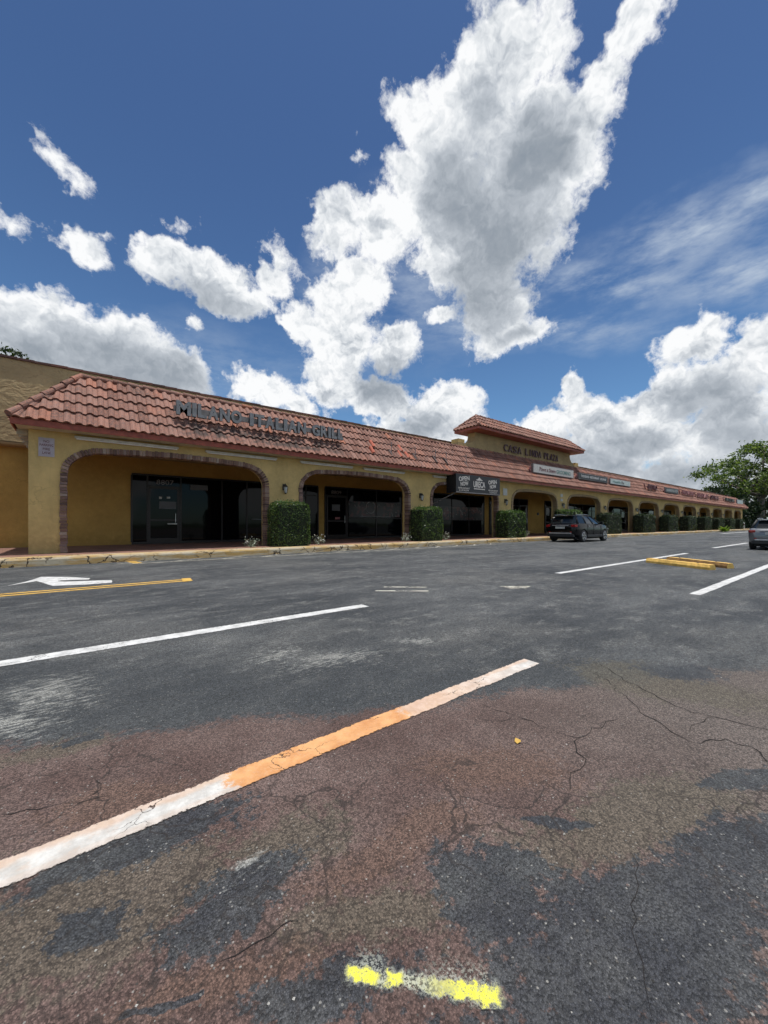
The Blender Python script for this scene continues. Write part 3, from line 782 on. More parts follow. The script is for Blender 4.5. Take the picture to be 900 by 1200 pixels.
piers = [(op[i][1]+op[i+1][0])/2 for i in range(len(op)-1)]
ordn = ['first','second','third','fourth','fifth','sixth','seventh','eighth','ninth','tenth','eleventh','twelfth','thirteenth']
def lantern(x, z, label):
    r = empty('wall_lantern', (x, YF-.1, z), label, 'wall lantern', 'lanterns on the arcade piers')
    MB().box(x-.07, x+.07, YF-.02, YF-.002, z-.02, z+.22).tube([(x, YF-.02, z+.18), (x, YF-.10, z+.20), (x, YF-.12, z+.14)], .012, 6).build('bracket', M['blackmetal'], r)
    l = MB(); l.lathe([(.02,-.17),(.035,-.14),(.055,-.13)], (x, YF-.13, z), 'z', 8); l.lathe([(.10,.10),(.06,.15),(.02,.19),(.008,.23)], (x, YF-.13, z), 'z', 8)
    for k in range(4):
        a = math.pi/4 + k*math.pi/2; l.tube([(x+.055*math.cos(a), YF-.13+.055*math.sin(a), z-.13), (x+.09*math.cos(a), YF-.13+.09*math.sin(a), z+.10)], .007, 4)
    l.build('cage', M['blackmetal'], r)
    MB().lathe([(.045,-.125),(.075,.095)], (x, YF-.13, z), 'z', 8).build('glass_shade', M['plaque'], r)
for i, x in enumerate(piers[:11]):
    lantern(x, 2.30, 'dark caged wall lantern on the pier between the %s and %s arches' % (ordn[i], ordn[i+1]))
def plaque(x, z, w, h, label):
    tag(MB().box(x-w/2, x+w/2, YF-.03, YF-.002, z-h/2, z+h/2).build('wall_plaque', M['plaque'], bevel=.004), label, 'plaque', 'small plaques on the piers')
plaque(piers[2], 2.95, .42, .42, 'pale square plaque above the lantern on the pier right of the black banner')
plaque(piers[3]-.1, 3.05, .3, .22, 'small dim plaque on the pier above the black car, upper of two')
plaque(piers[3]-.1, 2.72, .34, .18, 'small dim plaque on the pier above the black car, lower of two')

ns = empty('no_parking_sign', (-.76, YF-.01, 2.83), 'weathered white no parking sign high on the leftmost pier', 'sign')
MB().box(-.93, -.60, YF-.014, YF-.003, 2.83, 3.34).build('plate', M['signgrey'], ns, bevel=.003)
for w, z, ww in (('NO', 3.21, .12), ('PARKING', 3.11, .28), ('FIRE', 3.00, .15), ('LANE', 2.90, .17)):
    tx = MB(); add_text(tx, w, -.765-ww/2, YF-.0145, z, ww, .065, .003, .01); tx.build('lettering', M['maroon'], ns)

# MILANO ITALIAN GRILL: channel letters standing on posts over the tiles
def roofz(y): return ZE + (y-YE)*(ZR-ZE)/(YR-YE)
sg = empty('roof_sign', (5.4, 13.75, 4.2), 'grey channel letters reading MILANO ITALIAN GRILL standing over the roof tiles', 'sign', 'signs on the tile roof')
words = [('MILANO', 2.33, 4.42), ('ITALIAN', 4.66, 6.88), ('GRILL', 7.12, 8.58)]
for w, x0, x1 in words:
    cw = {'M': 1.25, 'I': .45, 'L': .85, 'N': 1.0, 'O': 1.1, 'G': 1.05}
    tot = sum(cw.get(ch, 1.0) for ch in w); x = x0
    for ch in w:
        wd = (x1-x0)*cw.get(ch, 1.0)/tot
        lb = MB(); add_text(lb, ch, x+.018, 13.72, 4.49, wd-.036, .45, .12, .045)
        for i, f in enumerate(lb.f):
            ys = [lb.v[j][1] for j in f]
            if max(ys)-min(ys) > .05: lb.m[i] = 1
        lb.build('letter', [M['lettergrey'], M['letterside']], sg); x += wd
MB().box(2.30, 8.6, 13.80, 13.86, 4.62, 4.80).build('raceway', M['raceway'], sg)
for x in (2.75, 2.95, 4.1, 4.25, 5.4, 5.6, 6.8, 6.95, 8.1, 8.2):
    MB().tube([(x, 13.83, roofz(13.83)+.02), (x+random.uniform(-.06,.06), 13.83, 4.64)], .014, 6).build('post', M['post'], sg)

# bare frames left from a removed sign
fr = empty('old_sign_frame', (13, 13.9, 4.3), 'bare thin metal brackets left from a removed sign on the tiles', 'sign frame')
for x in (11.3, 12.8, 14.2, 15.0, 16.6):
    MB().tube([(x, 13.85, roofz(13.85)+.03), (x, 13.85, roofz(13.85)+.55)], .016, 6).tube([(x, 13.85, roofz(13.85)+.5), (x, 14.2, roofz(14.2)+.05)], .012, 6).build('bracket', M['raceway'], fr)
    MB().obox((x-.12, 13.78, roofz(13.78)+.12), (.05,0,0), (0,.16,.19), (0,-.02,.02)).build('mounting_plate', M['post'], fr)
np_ = MB()
for (x, c) in ((10.15, 1), (10.35, 2), (11.75, 1), (12.0, 2), (12.2, 1)):
    y = YE + .28*c; z = roofz(y)
    np_.tube([(x, y, z+.075), (x, y+.26, z+.075+.32)], [.09, .08], 10)
np_.build('patched_tile', simple('new_red_tile', (.42,.10,.055), .75), roof)

# black banner awning over the third arch
ba = empty('awning', (16.9, 13.3, 2.6), 'black banner awning with white lettering hung under the eave at the third arch', 'awning')
bx0, bx1, bz0, bz1, by = 15.05, 18.78, 2.62, 3.60, 13.22
MB().box(bx0, bx1, by, by+.04, bz0, bz1).box(bx0, bx0+.03, by+.04, YF-.01, bz0, bz1).box(bx1-.03, bx1, by+.04, YF-.01, bz0, bz1).build('banner', M['black'], ba)
MB().box(bx0, bx1, by-.012, by-.002, bz0, bz0+.05).tube([(bx0+.1, by+.06, bz0+.02), (14.6, YF+.9, 1.95)], .025, 8).build('support_arm', M['raceway'], ba)
f0 = by-.004
def bword(w, x, z, ww, h, bold, rot=0):
    q = MB(); add_text(q, w, x, f0, z, ww, h, .006, bold, rot=rot); q.build('lettering', M['signwhite'], ba)
bword('OPEN', bx0+.22, 3.20, .85, .24, .03, .12); bword('NOW', bx0+.36, 2.96, .62, .22, .03, .12)
bword('BREAKFAST', bx0+.18, 2.83, .9, .08, 0); bword('LUNCH', bx0+.25, 2.72, .72, .08, 0)
bword('URECA', bx0+1.38, 2.96, 1.0, .34, .03)
MB().box(bx0+1.42, bx0+2.35, f0-.003, f0+.003, 2.86, 2.91).build('underline', M['signwhite'], ba)
MB().prism([(bx0+1.6,3.38),(bx0+1.75,3.42),(bx0+1.88,3.52),(bx0+2.01,3.42),(bx0+2.16,3.38),(bx0+2.1,3.34),(bx0+1.66,3.34)], f0-.003, f0+.003).build('emblem', M['signwhite'], ba)
bword('OPEN', bx1-1.05, 3.18, .75, .22, .03, .12); bword('NOW', bx1-.92, 2.95, .58, .21, .03, .12)
bword('BREAKFAST', bx1-1.05, 2.82, .85, .08, 0); bword('LUNCH', bx1-.95, 2.71, .65, .08, 0)

# CASA LINDA PLAZA on the tower
cs = empty('plaza_name_sign', (24.9, TY0-.06, 5.7), 'dark slim letters reading CASA LINDA PLAZA on the raised entrance wall', 'sign')
for w, x0, x1 in (('CASA', 21.45, 23.55), ('LINDA', 23.95, 26.05), ('PLAZA', 26.40, 28.45)):
    x = x0; wd = (x1-x0)/len(w)
    for ch in w:
        k_ = .25 if ch == 'I' else 1; lb = MB(); add_text(lb, ch, x+.05+(wd-.10)*(1-k_)/2, TY0-.09, 5.73, (wd-.10)*k_, .46, .06, .012); lb.build('letter', M['purple'], cs)
        x += wd

# box signs along the roof
def box_sign(x0, x1, z0, z1, face, texts, label, hooks=True, y=13.75, edge=None):
    r = empty('roof_sign', ((x0+x1)/2, y, z0), label, 'sign', 'signs on the tile roof')
    MB().box(x0, x1, y, y+.16, z0, z1).build('cabinet', edge or M['raceway'], r, bevel=.01)
    MB().box(x0+.04, x1-.04, y-.008, y-.001, z0+.04, z1-.04).build('face', face, r)
    for (w, tx0, tz, tw, th, mt) in texts:
        tb = MB(); add_text(tb, w, tx0, y-.012, tz, tw, th, .004, .02); tb.build('lettering', mt, r)
    n = max(2, int((x1-x0)/2.2)+1)
    for i in range(n):
        x = x0+.3 + (x1-x0-.6)*i/(n-1)
        MB().tube([(x, y+.08, roofz(y+.08)+.03), (x, y+.08, z0+.01)], .02, 6).build('post', M['post'], r)
    if hooks:
        MB().obox((x0-.22, y+.1, (z0+z1)/2-.05), (.12,0,.10), (0,.03,0), (-.03,0,.05)).obox((x0-.16, y+.1, z0-.02), (.10,0,-.20), (0,.03,0), (.03,0,.03)).build('hook_bracket', M['maroon'], r)
box_sign(23.15, 28.6, 4.36, 4.96, M['signwhite'], [('Paws', 23.9, 4.53, .85, .26, M['maroon']), ('&', 24.85, 4.53, .18, .2, M['maroon']), ('Stem', 25.12, 4.53, .85, .26, M['maroon']), ('GROOMING', 26.1, 4.52, 2.0, .26, M['teal'])], 'long off-white box sign with dark and teal lettering on the tiles below the entrance wall')
box_sign(29.45, 34.5, 4.40, 4.88, M['black'], [('THE ISLAND', 29.75, 4.56, 1.35, .18, M['white']), ('RESTAURANT', 31.25, 4.56, 1.6, .18, M['white']), ('LOUNGE', 33.0, 4.56, 1.15, .18, M['white'])], 'long black box sign with small white lettering on the tiles')
box_sign(35.0, 39.3, 4.38, 4.86, M['palegreen'], [('Health', 35.5, 4.52, 1.6, .2, M['teal']), ('Rx', 37.3, 4.50, .6, .25, M['frame'])], 'pale green box sign with a dark mark, right of the black box sign', hooks=False)
def letter_sign(w, p0, p1, mat, label, h=.5, y=13.75, rail=M['raceway']):
    x0, x1 = xa(p0, y), xa(p1, y)
    r = empty('roof_sign', ((x0+x1)/2, y, 4.3), label, 'sign', 'signs on the tile roof')
    tb = MB(); add_text(tb, w, x0, y-.03, 4.42, x1-x0, h, .08, .03); tb.build('lettering', mat, r)
    MB().box(x0, x1, y+.02, y+.08, 4.5, 4.72).build('raceway', rail, r)
    for i in range(3):
        x = x0+.3+(x1-x0-.6)*i/2
        MB().tube([(x, y+.05, roofz(y+.05)+.03), (x, y+.05, 4.52)], .02, 6).build('post', M['post'], r)
    MB().obox((x0-.5, y+.1, 4.7), (.2,0,-.25), (0,.03,0), (.04,0,.03)).build('hook_bracket', M['maroon'], r)
letter_sign('BISTRO', 759, 769.5, M['maroon'], 'short sign of tall dark maroon letters on the tiles above the seventh arch')
x0, x1 = xa(780,13.75), xa(795,13.75)
box_sign(x0, x1, 4.38, 4.92, M['black'], [('BARBERSHOP', x0+.3, 4.52, x1-x0-.6, .26, M['plaque'])], 'black box sign with grey lettering above the eighth arch')
letter_sign('INSURANCE', 799, 813, M['redletter'], 'faded red letter sign above the ninth arch')
letter_sign('DENTAL', 817, 829, M['redletter'], 'faded red letter sign above the tenth arch')
letter_sign('OPTICAL', 832, 842, M['maroon'], 'dark red letter sign above the eleventh arch')
letter_sign('NAILS SPA', 849.6, 860.5, M['frame'], 'dark letter sign above the twelfth arch')
x0, x1 = xa(864,13.75), XE-.6
box_sign(x0, x1, 4.30, 4.98, M['palegreen'], [], 'blank pale box sign at the far end of the roof', hooks=False)

# ---------------------------------------------------------------- vegetation
def leaf_quad(mb, p, s, up=.3):
    n = Vector((random.gauss(0,1), random.gauss(0,1), random.gauss(0,1)+up)).normalized()
    a = n.orthogonal().normalized(); a = Matrix.Rotation(random.uniform(0, 6.28), 3, n) @ a; b = n.cross(a)
    p = Vector(p); l = s*random.uniform(.7,1.3); w = l*.5
    mb.add([p-a*l*.5, p+b*w*.5, p+a*l*.5, p-b*w*.5], [(0,1,2,3)])
def hedge(x0, x1, y0, y1, z1, nl, ls, label, mat='leaf'):
    r = empty('box_hedge', ((x0+x1)/2, (y0+y1)/2, .2), label, 'hedge', 'clipped hedges in front of the piers')
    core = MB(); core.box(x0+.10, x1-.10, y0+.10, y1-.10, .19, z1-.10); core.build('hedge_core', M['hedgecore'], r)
    mb = MB(); W, D, H = x1-x0, y1-y0, z1-.2
    areas = [W*H, W*H, D*H, D*H, W*D]; ph = random.uniform(0, 9)
    for i in range(nl):
        k = random.choices(range(5), areas)[0]; u, v = random.random(), random.random(); dpt = random.random()**1.5*.14 - .03
        x = x0+u*W; y = y0+u*D; z = .22+v*H
        if k == 0: p = (x, y0+dpt, z)
        elif k == 1: p = (x, y1-dpt, z)
        elif k == 2: p = (x0+dpt, y, z)
        elif k == 3: p = (x1-dpt, y, z)
        else: p = (x, y0+v*D, z1-dpt)
        lump = .06*math.sin(p[0]*5+ph) + .05*math.sin(p[2]*6+ph*2) + .04*math.sin(p[1]*7+ph) + .03*math.sin(p[0]*13+p[2]*11+ph)
        c = Vector(((x0+x1)/2, (y0+y1)/2, .9)); q = Vector(p); q += (q-c).normalized()*lump
        ux = (q.x-c.x)/(W/2); uy = (q.y-c.y)/(D/2); uz = max(0, (q.z-.3)/(H-.1))
        rr_ = (abs(ux)**5+abs(uy)**5+uz**6)**.2
        if rr_ > 1: q = c + (q-c)*(1-(rr_-1)*.55)
        q.z = max(.21, q.z)
        leaf_quad(mb, q, ls)
    for i in range(nl//22):
        x, y = random.uniform(x0+.12, x1-.12), random.uniform(y0+.12, y1-.12); h = random.uniform(.03,.22)*random.random()
        for j in range(3): leaf_quad(mb, (x+random.gauss(0,.02), y+random.gauss(0,.02), z1+h*j/3), ls)
    mb.build('foliage', M[mat], r)
hd_ = [(5.3,6.62,1.78,5200,.055),(12.2,13.75,1.76,4600,.06),(18.95,20.85,1.74,4000,.075),(25.5,28.1,1.95,2600,.09),(32.0,35.0,1.82,2600,.10)]
hl = ['dense green hedge between the first and second arches','bright-topped leafy hedge between the second and third arches','wide low hedge just right of the black banner','hedge behind the black car','tall dark hedge right of the black car']
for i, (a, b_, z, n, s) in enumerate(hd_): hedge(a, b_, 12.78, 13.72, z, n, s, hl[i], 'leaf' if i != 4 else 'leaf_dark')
for i in range(5, 12):
    a, b_ = piers[i]-1.4, piers[i]+1.9
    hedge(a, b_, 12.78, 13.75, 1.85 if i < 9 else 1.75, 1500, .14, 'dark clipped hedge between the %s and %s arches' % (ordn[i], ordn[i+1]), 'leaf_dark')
def flowers(x, y, label, n=90, r=.28, h=.4, mat='petal'):
    e = empty('flowering_plant', (x, y, .2), label, 'plant', 'low pale plants at the foot of the hedges')
    n = int(n*.7); h *= .75
    st = MB()
    for i in range(9):
        a = random.uniform(0, 6.28); rr = random.uniform(.2,.9)*r
        st.tube([(x, y, .19), (x+rr*math.cos(a), y+rr*math.sin(a)*.6, .2+h*random.uniform(.6,1))], .006, 4)
    st.build('stem', M['sage'], e)
    lv = MB(); fl = MB()
    for i in range(n):
        a = random.uniform(0, 6.28); rr = r*math.sqrt(random.random()); z = .22+h*random.random()
        leaf_quad(lv, (x+rr*math.cos(a), y+rr*.6*math.sin(a), z), .07)
        if random.random() < .5: leaf_quad(fl, (x+rr*math.cos(a+1), y+rr*.6*math.sin(a+1), z+.08), .055)
    lv.build('foliage', M['sage'], e); fl.build('blossom', M[mat], e)
flowers(4.55, 13.2, 'pale low plant left of the first hedge')
flowers(7.15, 13.2, 'white-flecked low plant right of the first hedge')
flowers(11.65, 13.2, 'white flowers left of the second hedge', 120)
flowers(14.3, 13.2, 'white flowers right of the second hedge')
flowers(21.5, 13.2, 'small pale plant right of the wide low hedge', 60)

def tree(name, base, h, crown, n_clump, n_leaf, ls, label, seed, mat='leaf_tree', trunk_r=.4, clump_r=1.6, group=None, lean=(0,0), limbs=9):
    """crown = list of ellipsoids (dx,dy,z,rx,ry,rz)"""
    rs = random.getstate(); random.seed(seed)
    x, y, z0 = base; r = empty(name, base, label, 'tree', group)
    tk = MB(); top = Vector((x+lean[0], y+lean[1], z0+h*.42))
    mid = Vector((x+lean[0]*.3+.1*trunk_r, y+lean[1]*.3, z0+h*.2))
    tk.tube([(x, y, z0-.1), (x, y, z0+h*.05), mid, top], [trunk_r*1.3, trunk_r, trunk_r*.85, trunk_r*.6], 10)
    cl = []
    for i in range(n_clump):
        e = crown[i % len(crown)]
        while True:
            q = Vector((random.uniform(-1,1), random.uniform(-1,1), random.uniform(-1,1)))
            if .25 < q.length < 1: break
        q = q.normalized()*q.length**.45
        cl.append(Vector((x+e[0]+q.x*e[3], y+e[1]+q.y*e[4], z0+e[2]+q.z*e[5])))
    for i in range(limbs):
        c = cl[(i*len(cl))//limbs]; m_ = top.lerp(c, .5) + Vector((random.uniform(-.5,.5), random.uniform(-.5,.5), -.12*(c-top).length))*trunk_r
        s = mid.lerp(top, random.uniform(.4,1)); tk.tube([s, m_, c], [trunk_r*.42, trunk_r*.24, trunk_r*.06], 6)
        for j in range(3):
            c2 = cl[random.randrange(len(cl))]
            if (c2-m_).length < clump_r*4.5: tk.tube([m_, m_.lerp(c2, .5)+Vector((0,0,-.05*clump_r)), c2], [trunk_r*.16, trunk_r*.10, trunk_r*.03], 5)
    tk.build('trunk', M['bark'], r, smooth=True)
    cb = MB(); per = n_leaf//n_clump
    for c in cl:
        cr = clump_r*random.uniform(.55,1.25)
        for j in range(per):
            q = Vector((random.gauss(0,1), random.gauss(0,1), random.gauss(0,.55)))*.5
            leaf_quad(cb, c+q*cr, ls, .8)
    cb.build('crown', M[mat], r)
    random.setstate(rs)
tree('broadleaf_tree', (109, 14.5, -.03), 19, [(2,0,12,10,10,4.6),(-2,4,9.5,7.5,8,3.2),(8,-3,12,8,8,5),(3,-1,15,6,6,3)], 120, 10500, .60, 'large spreading tree with pale branching trunk beyond the end of the arcade', 5, trunk_r=.75, clump_r=1.7, lean=(2.0,0), limbs=16)
tree('broadleaf_tree', (103, 21, -.03), 9.5, [(0,0,5,6,6,3.8),(5,-3,3.2,5,4,3.2)], 80, 6500, .6, 'dark bushy tree behind the far end of the building', 6, 'leaf_dark', .35, 1.6)
tree('broadleaf_tree', (124, 20, -.03), 12, [(0,0,6,8,7,5),(4,-6,3.4,7,7,3.6)], 100, 8500, .65, 'dark dense tree beneath and behind the large spreading tree', 8, 'leaf_dark', .35, 1.8)
tree('broadleaf_tree', (134, 6, -.03), 12, [(0,0,6,9,7,5.5),(-4,3,4,6,6,4)], 80, 6500, .65, 'dark tree at the far right beyond the grey car', 9, 'leaf_dark', .35, 1.8)
tree('broadleaf_tree', (-5.0, 24.5, -.03), 10.8, [(.4,0,8.35,2.5,2.5,1.45)], 60, 2600, .20, 'thin twiggy tree top showing above the wall at the upper left', 12, 'leaf_dark', .16, .5, limbs=18)
sh = empty('lime_shrub', (52.5, 12.0, 0), 'bright yellow-green spiky shrub by the kerb near the far end', 'shrub')
c = gp(849, 628); X0 = c.x; Y0 = 11.9; X0 = xa(849, Y0)
sh.location = (X0, Y0, 0); lv = MB()
for i in range(90):
    a = random.uniform(0, 6.28); el = random.uniform(.15, 1.3); L = random.uniform(.6, 1.35)
    d = Vector((math.cos(a)*math.cos(el)*1.6, math.sin(a)*math.cos(el), math.sin(el)*.85)); s = Vector((-math.sin(a), math.cos(a), 0))*.07
    p = Vector((X0, Y0, .0)); q1 = p+d*L*.6; q2 = p+d*L+Vector((0,0,-.15*L))
    lv.add([p, q1-s, q2, q1+s], [(0,1,2,3)])
lv.build('foliage', M['leaf_lime'], sh)
MB().tube([(X0,Y0,-.02),(X0,Y0,.25)], [.09,.05], 8).build('stem', M['bark'], sh)
xb = xa(870.5, 12.9)
bo = empty('bollard', (xb, 12.9, .196), 'short pale post at the far end of the walkway', 'bollard')
MB().lathe([(.22,0),(.22,.9),(.20,1.0),(.13,1.08),(.03,1.12)], (xb, 12.9, .196), 'z', 14).build('post_body', M['plaque'], bo)
MB().lathe([(.225,.62),(.225,.80)], (xb, 12.9, .196), 'z', 14).build('reflective_band', M['maroon'], bo)

# ---------------------------------------------------------------- wheel stops
M['stopbrown'] = simple('wheel_stop_brown_side', (.26,.145,.05), .9, var=.35, nscale=8, bump=.5)  # darker brown on the sides of the further stop, its top stays yellow
def wheel_stop(a, b, label, worn=False):
    a, b = Vector(a), Vector(b); d = (b-a); L = d.length; ang = math.atan2(d.y, d.x)
    mb = MB(); prof = [(-.085,0),(-.085,.05),(-.055,.115),(.055,.115),(.085,.05),(.085,0)]; n = 14
    for i in range(n+1):
        x = L*i/n; e = .0 if 0 < i < n else .012
        for (y, z) in prof: mb.v.append((x + random.uniform(-.002,.002), y*(1-e*4)+random.uniform(-.003,.003), z*(1-e*2)))
    m_ = len(prof)
    for i in range(n):
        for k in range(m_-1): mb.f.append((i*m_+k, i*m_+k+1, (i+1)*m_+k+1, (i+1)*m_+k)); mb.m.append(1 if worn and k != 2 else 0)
    mb.f.append(tuple(range(m_-1,-1,-1))); mb.m.append(0); mb.f.append(tuple(n*m_+k for k in range(m_))); mb.m.append(0)
    r = empty('wheel_stop', (0,0,0), label, 'wheel stop', 'yellow concrete wheel stops')
    o = mb.build('concrete_block', [M['yellow'], M['stopbrown']], r, fix=True)
    p = MB()
    for x in (L*.2, L*.8): p.lathe([(.02,0),(.02,.006),(.012,.012)], (x, 0, .1155), 'z', 8)
    p.build('anchor_pin', M['post'], r)
    r.location = (a.x, a.y, .001); r.rotation_euler = (0,0,ang)
wheel_stop(gp(760,659.0), gp(835,668.0), 'yellow painted concrete wheel stop, nearer of the two')
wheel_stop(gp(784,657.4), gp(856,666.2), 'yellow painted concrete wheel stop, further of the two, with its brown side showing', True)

# ---------------------------------------------------------------- cars
def boolean_cut(o, cutters):
    for cobj in cutters:
        md = o.modifiers.new('cut', 'BOOLEAN'); md.operation = 'DIFFERENCE'; md.solver = 'EXACT'; md.object = cobj
    bpy.context.view_layer.update()
    me = bpy.data.meshes.new_from_object(o.evaluated_get(bpy.context.evaluated_depsgraph_get()))
    o.modifiers.clear(); o.data = me
    for cobj in cutters: bpy.data.objects.remove(cobj)
def car(name, paint, label, loc, sc, wheel_r=.335, suv=True, grp=None):
    r = empty(name, (0,0,0), label, 'car', grp)
    L = 4.45; rw, fw_ = .86, 3.50
    st = [ # x, half width, bottom, belt top, crown
        (0.00,.62,.50,.80,.0),(0.03,.76,.40,.92,.01),(0.14,.86,.33,1.02,.015),(.5,.90,.30,1.06,.02),(1.0,.915,.28,1.05,.02),(1.8,.915,.26,1.03,.02),
        (2.6,.915,.26,1.01,.02),(3.1,.91,.27,1.00,.03),(3.5,.90,.29,.97,.05),(3.95,.86,.32,.90,.05),(4.25,.76,.36,.80,.04),(4.40,.62,.42,.70,.02),(4.45,.46,.48,.62,.0)]
    b = MB(); n = None
    for (x, w, zb, zt, cr) in st:
        half = [(0,zb),(w*.80,zb),(w*.97,zb+.07),(w*1.0,(zb+zt)/2-.05),(w*.995,zt-.14),(w*.955,zt-.03),(w*.86,zt+.005),(w*.45,zt+cr*.8),(0,zt+cr)]
        ring = half + [(-y, z) for (y, z) in reversed(half[1:-1])]
        n = len(ring); b.v += [(x, y, z) for y, z in ring]
    for i in range(len(st)-1):
        for k in range(n): b.f.append((i*n+k, (i+1)*n+k, (i+1)*n+(k+1)%n, i*n+(k+1)%n)); b.m.append(0)
    b.f.append(tuple(range(n))); b.m.append(0); b.f.append(tuple((len(st)-1)*n+k for k in reversed(range(n)))); b.m.append(0)
    body = b.build('body', paint, r, fix=True)
    cut = []
    for x in (rw, fw_):
        for s in (-1,1):
            cm = MB().lathe([(wheel_r+.055,-.16),(wheel_r+.055,.16)], (x, s*.84, wheel_r), 'y', 24).build('cutter', paint, r, fix=True); cut.append(cm)
    for c_ in cut: c_.parent = None
    boolean_cut(body, cut)
    body.data.polygons.foreach_set('use_smooth', [True]*len(body.data.polygons))
    md = body.modifiers.new('Edge', 'EDGE_SPLIT'); md.split_angle = R(38)
    # greenhouse
    zr = 1.50; g = MB()
    bot = [(.16,.0),(.18,.60),(.34,.80),(1.2,.845),(2.4,.845),(3.0,.80),(3.18,.60),(3.28,0)]
    top = [(.46,.0),(.47,.50),(.58,.61),(1.2,.645),(1.95,.64),(2.22,.60),(2.34,.48),(2.38,0)]
    def ring(pl, z, f=1.0): 
        full = pl + [(x, -y) for x, y in reversed(pl[1:-1])]
        return [(x, y*f, z(x) if callable(z) else z) for x, y in full]
    rb = ring(bot, lambda x: 1.0); rt = ring(top, lambda x: zr-.05-.04*abs(x-1.3)**2*.5)
    nn = len(rb); g.v += rb + rt
    for k in range(nn): g.f.append((k, (k+1)%nn, nn+(k+1)%nn, nn+k)); g.m.append(0)
    gh = g.build('windows', M['carglass'], r, fix=True)
    rf = MB(); r0 = [(x, y*1.03, z-.012) for x, y, z in rt]; r1 = [((x-1.3)*.97+1.3, y*.93, z+.028) for x, y, z in rt]; r2 = [((x-1.3)*.7+1.3, y*.6, z+.050) for x, y, z in rt]
    rf.v += r0+r1+r2
    for lvl in range(2):
        for k in range(nn): rf.f.append((lvl*nn+k, lvl*nn+(k+1)%nn, (lvl+1)*nn+(k+1)%nn, (lvl+1)*nn+k)); rf.m.append(0)
    rf.f.append(tuple(2*nn+k for k in range(nn))); rf.m.append(0)
    rf.build('roof', paint, r, smooth=True, fix=True)
    pl = MB()
    def lerp3(a, b_, t, o=.0): return tuple(a[i]*(1-t)+b_[i]*t for i in range(3))
    for s in (1, -1):
        for (i0, i1, rad) in ((2,2,.055),(5,5,.045),(3,3,.04)):
            a = (bot[i0][0], s*bot[i0][1], 1.0); c_ = (top[i1][0], s*top[i1][1], zr-.06)
            pl.tube([a, c_], [rad, rad*.8], 8)
        a = (2.05, s*.847, 1.0); c_ = (1.75, s*.643, zr-.06); pl.tube([a, c_], [.035,.03], 6)
    pl.build('pillars', paint if suv else M['cladding'], r, smooth=True)
    # details
    sp = MB().obox((.40, 0, zr-.055), (.13,0,.012), (0,.56,0), (0,0,.016)); sp.build('spoiler', paint, r, bevel=.01)
    cl = MB().box(-.03, .16, -.74, .74, .30, .46)
    for s in (1,-1): cl.box(1.25, 3.12, s*.905-.02, s*.905+.02, .26, .40)
    cl.build('lower_cladding', M['cladding'], r, bevel=.02)
    MB().box(-.045, .03, -.62, .62, .46, .52).build('bumper_trim', M['silver'], r, bevel=.012)
    MB().box(-.012, .03, -.26, .26, .74, .86).build('license_plate', M['plaque'], r, bevel=.004)
    MB().box(-.01, .05, -.45, .45, .90, .93).build('tailgate_trim', M['silver'], r, bevel=.008)
    for s in (1, -1):
        MB().obox((.10, s*.735, .89), (.085,s*.035,0), (-.03*0,s*.11,0), (0,0,.06)).build('tail_light', M['red_lens'], r, bevel=.015)
        MB().obox((4.24, s*.66, .70), (.11,-s*.05,0), (0,s*.12,0), (0,0,.05)).build('headlight', M['clear_lens'], r, bevel=.02)
        MB().box(-.02, .05, s*.60-.05, s*.60+.05, .54, .58).build('reflector', M['red_lens'], r)
        mm = MB().obox((2.78, s*1.0, 1.06), (.06,0,0), (0,.10,0), (0,0,.07)).obox((2.80, s*.90, 1.02), (.03,0,0), (0,.06,0), (0,0,.015)); mm.build('door_mirror', paint, r, bevel=.02)
        for xh in (1.35, 2.25): MB().box(xh, xh+.18, s*.925-.012, s*.925+.012, .86, .89).build('door_handle', M['silver'], r, bevel=.006)
        sm = MB()
        for xs2 in (1.28, 2.02, 2.95): sm.box(xs2, xs2+.008, s*.912-.012, s*.912+.0065, .40, .98)
        sm.build('door_seam', M['frame'], r)
        MB().tube([(.55, s*.60, zr+.005), (1.3, s*.62, zr+.035), (2.0, s*.60, zr+.01)], .014, 6).build('roof_rail', M['silver'], r)
    MB().box(4.40, 4.455, -.35, .35, .50, .62).build('grille', M['cladding'], r)
    for x in (rw, fw_):
        for s in (1, -1):
            w = MB().lathe([(wheel_r*.66,-.10),(wheel_r*.93,-.105),(wheel_r,-.07),(wheel_r,.07),(wheel_r*.93,.105),(wheel_r*.66,.10)], (x, s*.80, wheel_r), 'y', 28)
            wo = w.build('wheel', M['rubber'], r, smooth=True, fix=True)
            ri = MB(); yo = s*.90
            ri.lathe([(wheel_r*.66, yo-s*.03-.0), (wheel_r*.68, yo), (wheel_r*.60, yo), (wheel_r*.58, yo-s*.05)], (x, 0, wheel_r), 'y', 28)
            ri.build('rim', M['cladding'], wo)
            spk = MB()
            for k in range(5):
                a = 2*math.pi*k/5+.3; d = Vector((math.cos(a), 0, math.sin(a))); tt_ = Vector((-d.z, 0, d.x))
                spk.obox(Vector((x, yo+s*.008, wheel_r))+d*wheel_r*.34, d*wheel_r*.33, Vector((0,.012,0)), tt_*.035)
            spk.lathe([(.06, yo-.02),(.06, yo+s*.02)], (x,0,wheel_r), 'y', 12)
            for k in range(24):
                a = 2*math.pi*k/24; a2 = 2*math.pi*(k+1)/24; rr = wheel_r*.645
                spk.tube([(x+rr*math.cos(a), yo+s*.008, wheel_r+rr*math.sin(a)), (x+rr*math.cos(a2), yo+s*.008, wheel_r+rr*math.sin(a2))], .014, 4, cap=False)
            spk.build('spokes', M['alloy'], wo)
    MB().box(.3, 4.1, -.68, .68, .17, .30).build('underbody', M['rubber'], r)
    r.location = loc; r.scale = (sc, sc, sc)
    return r
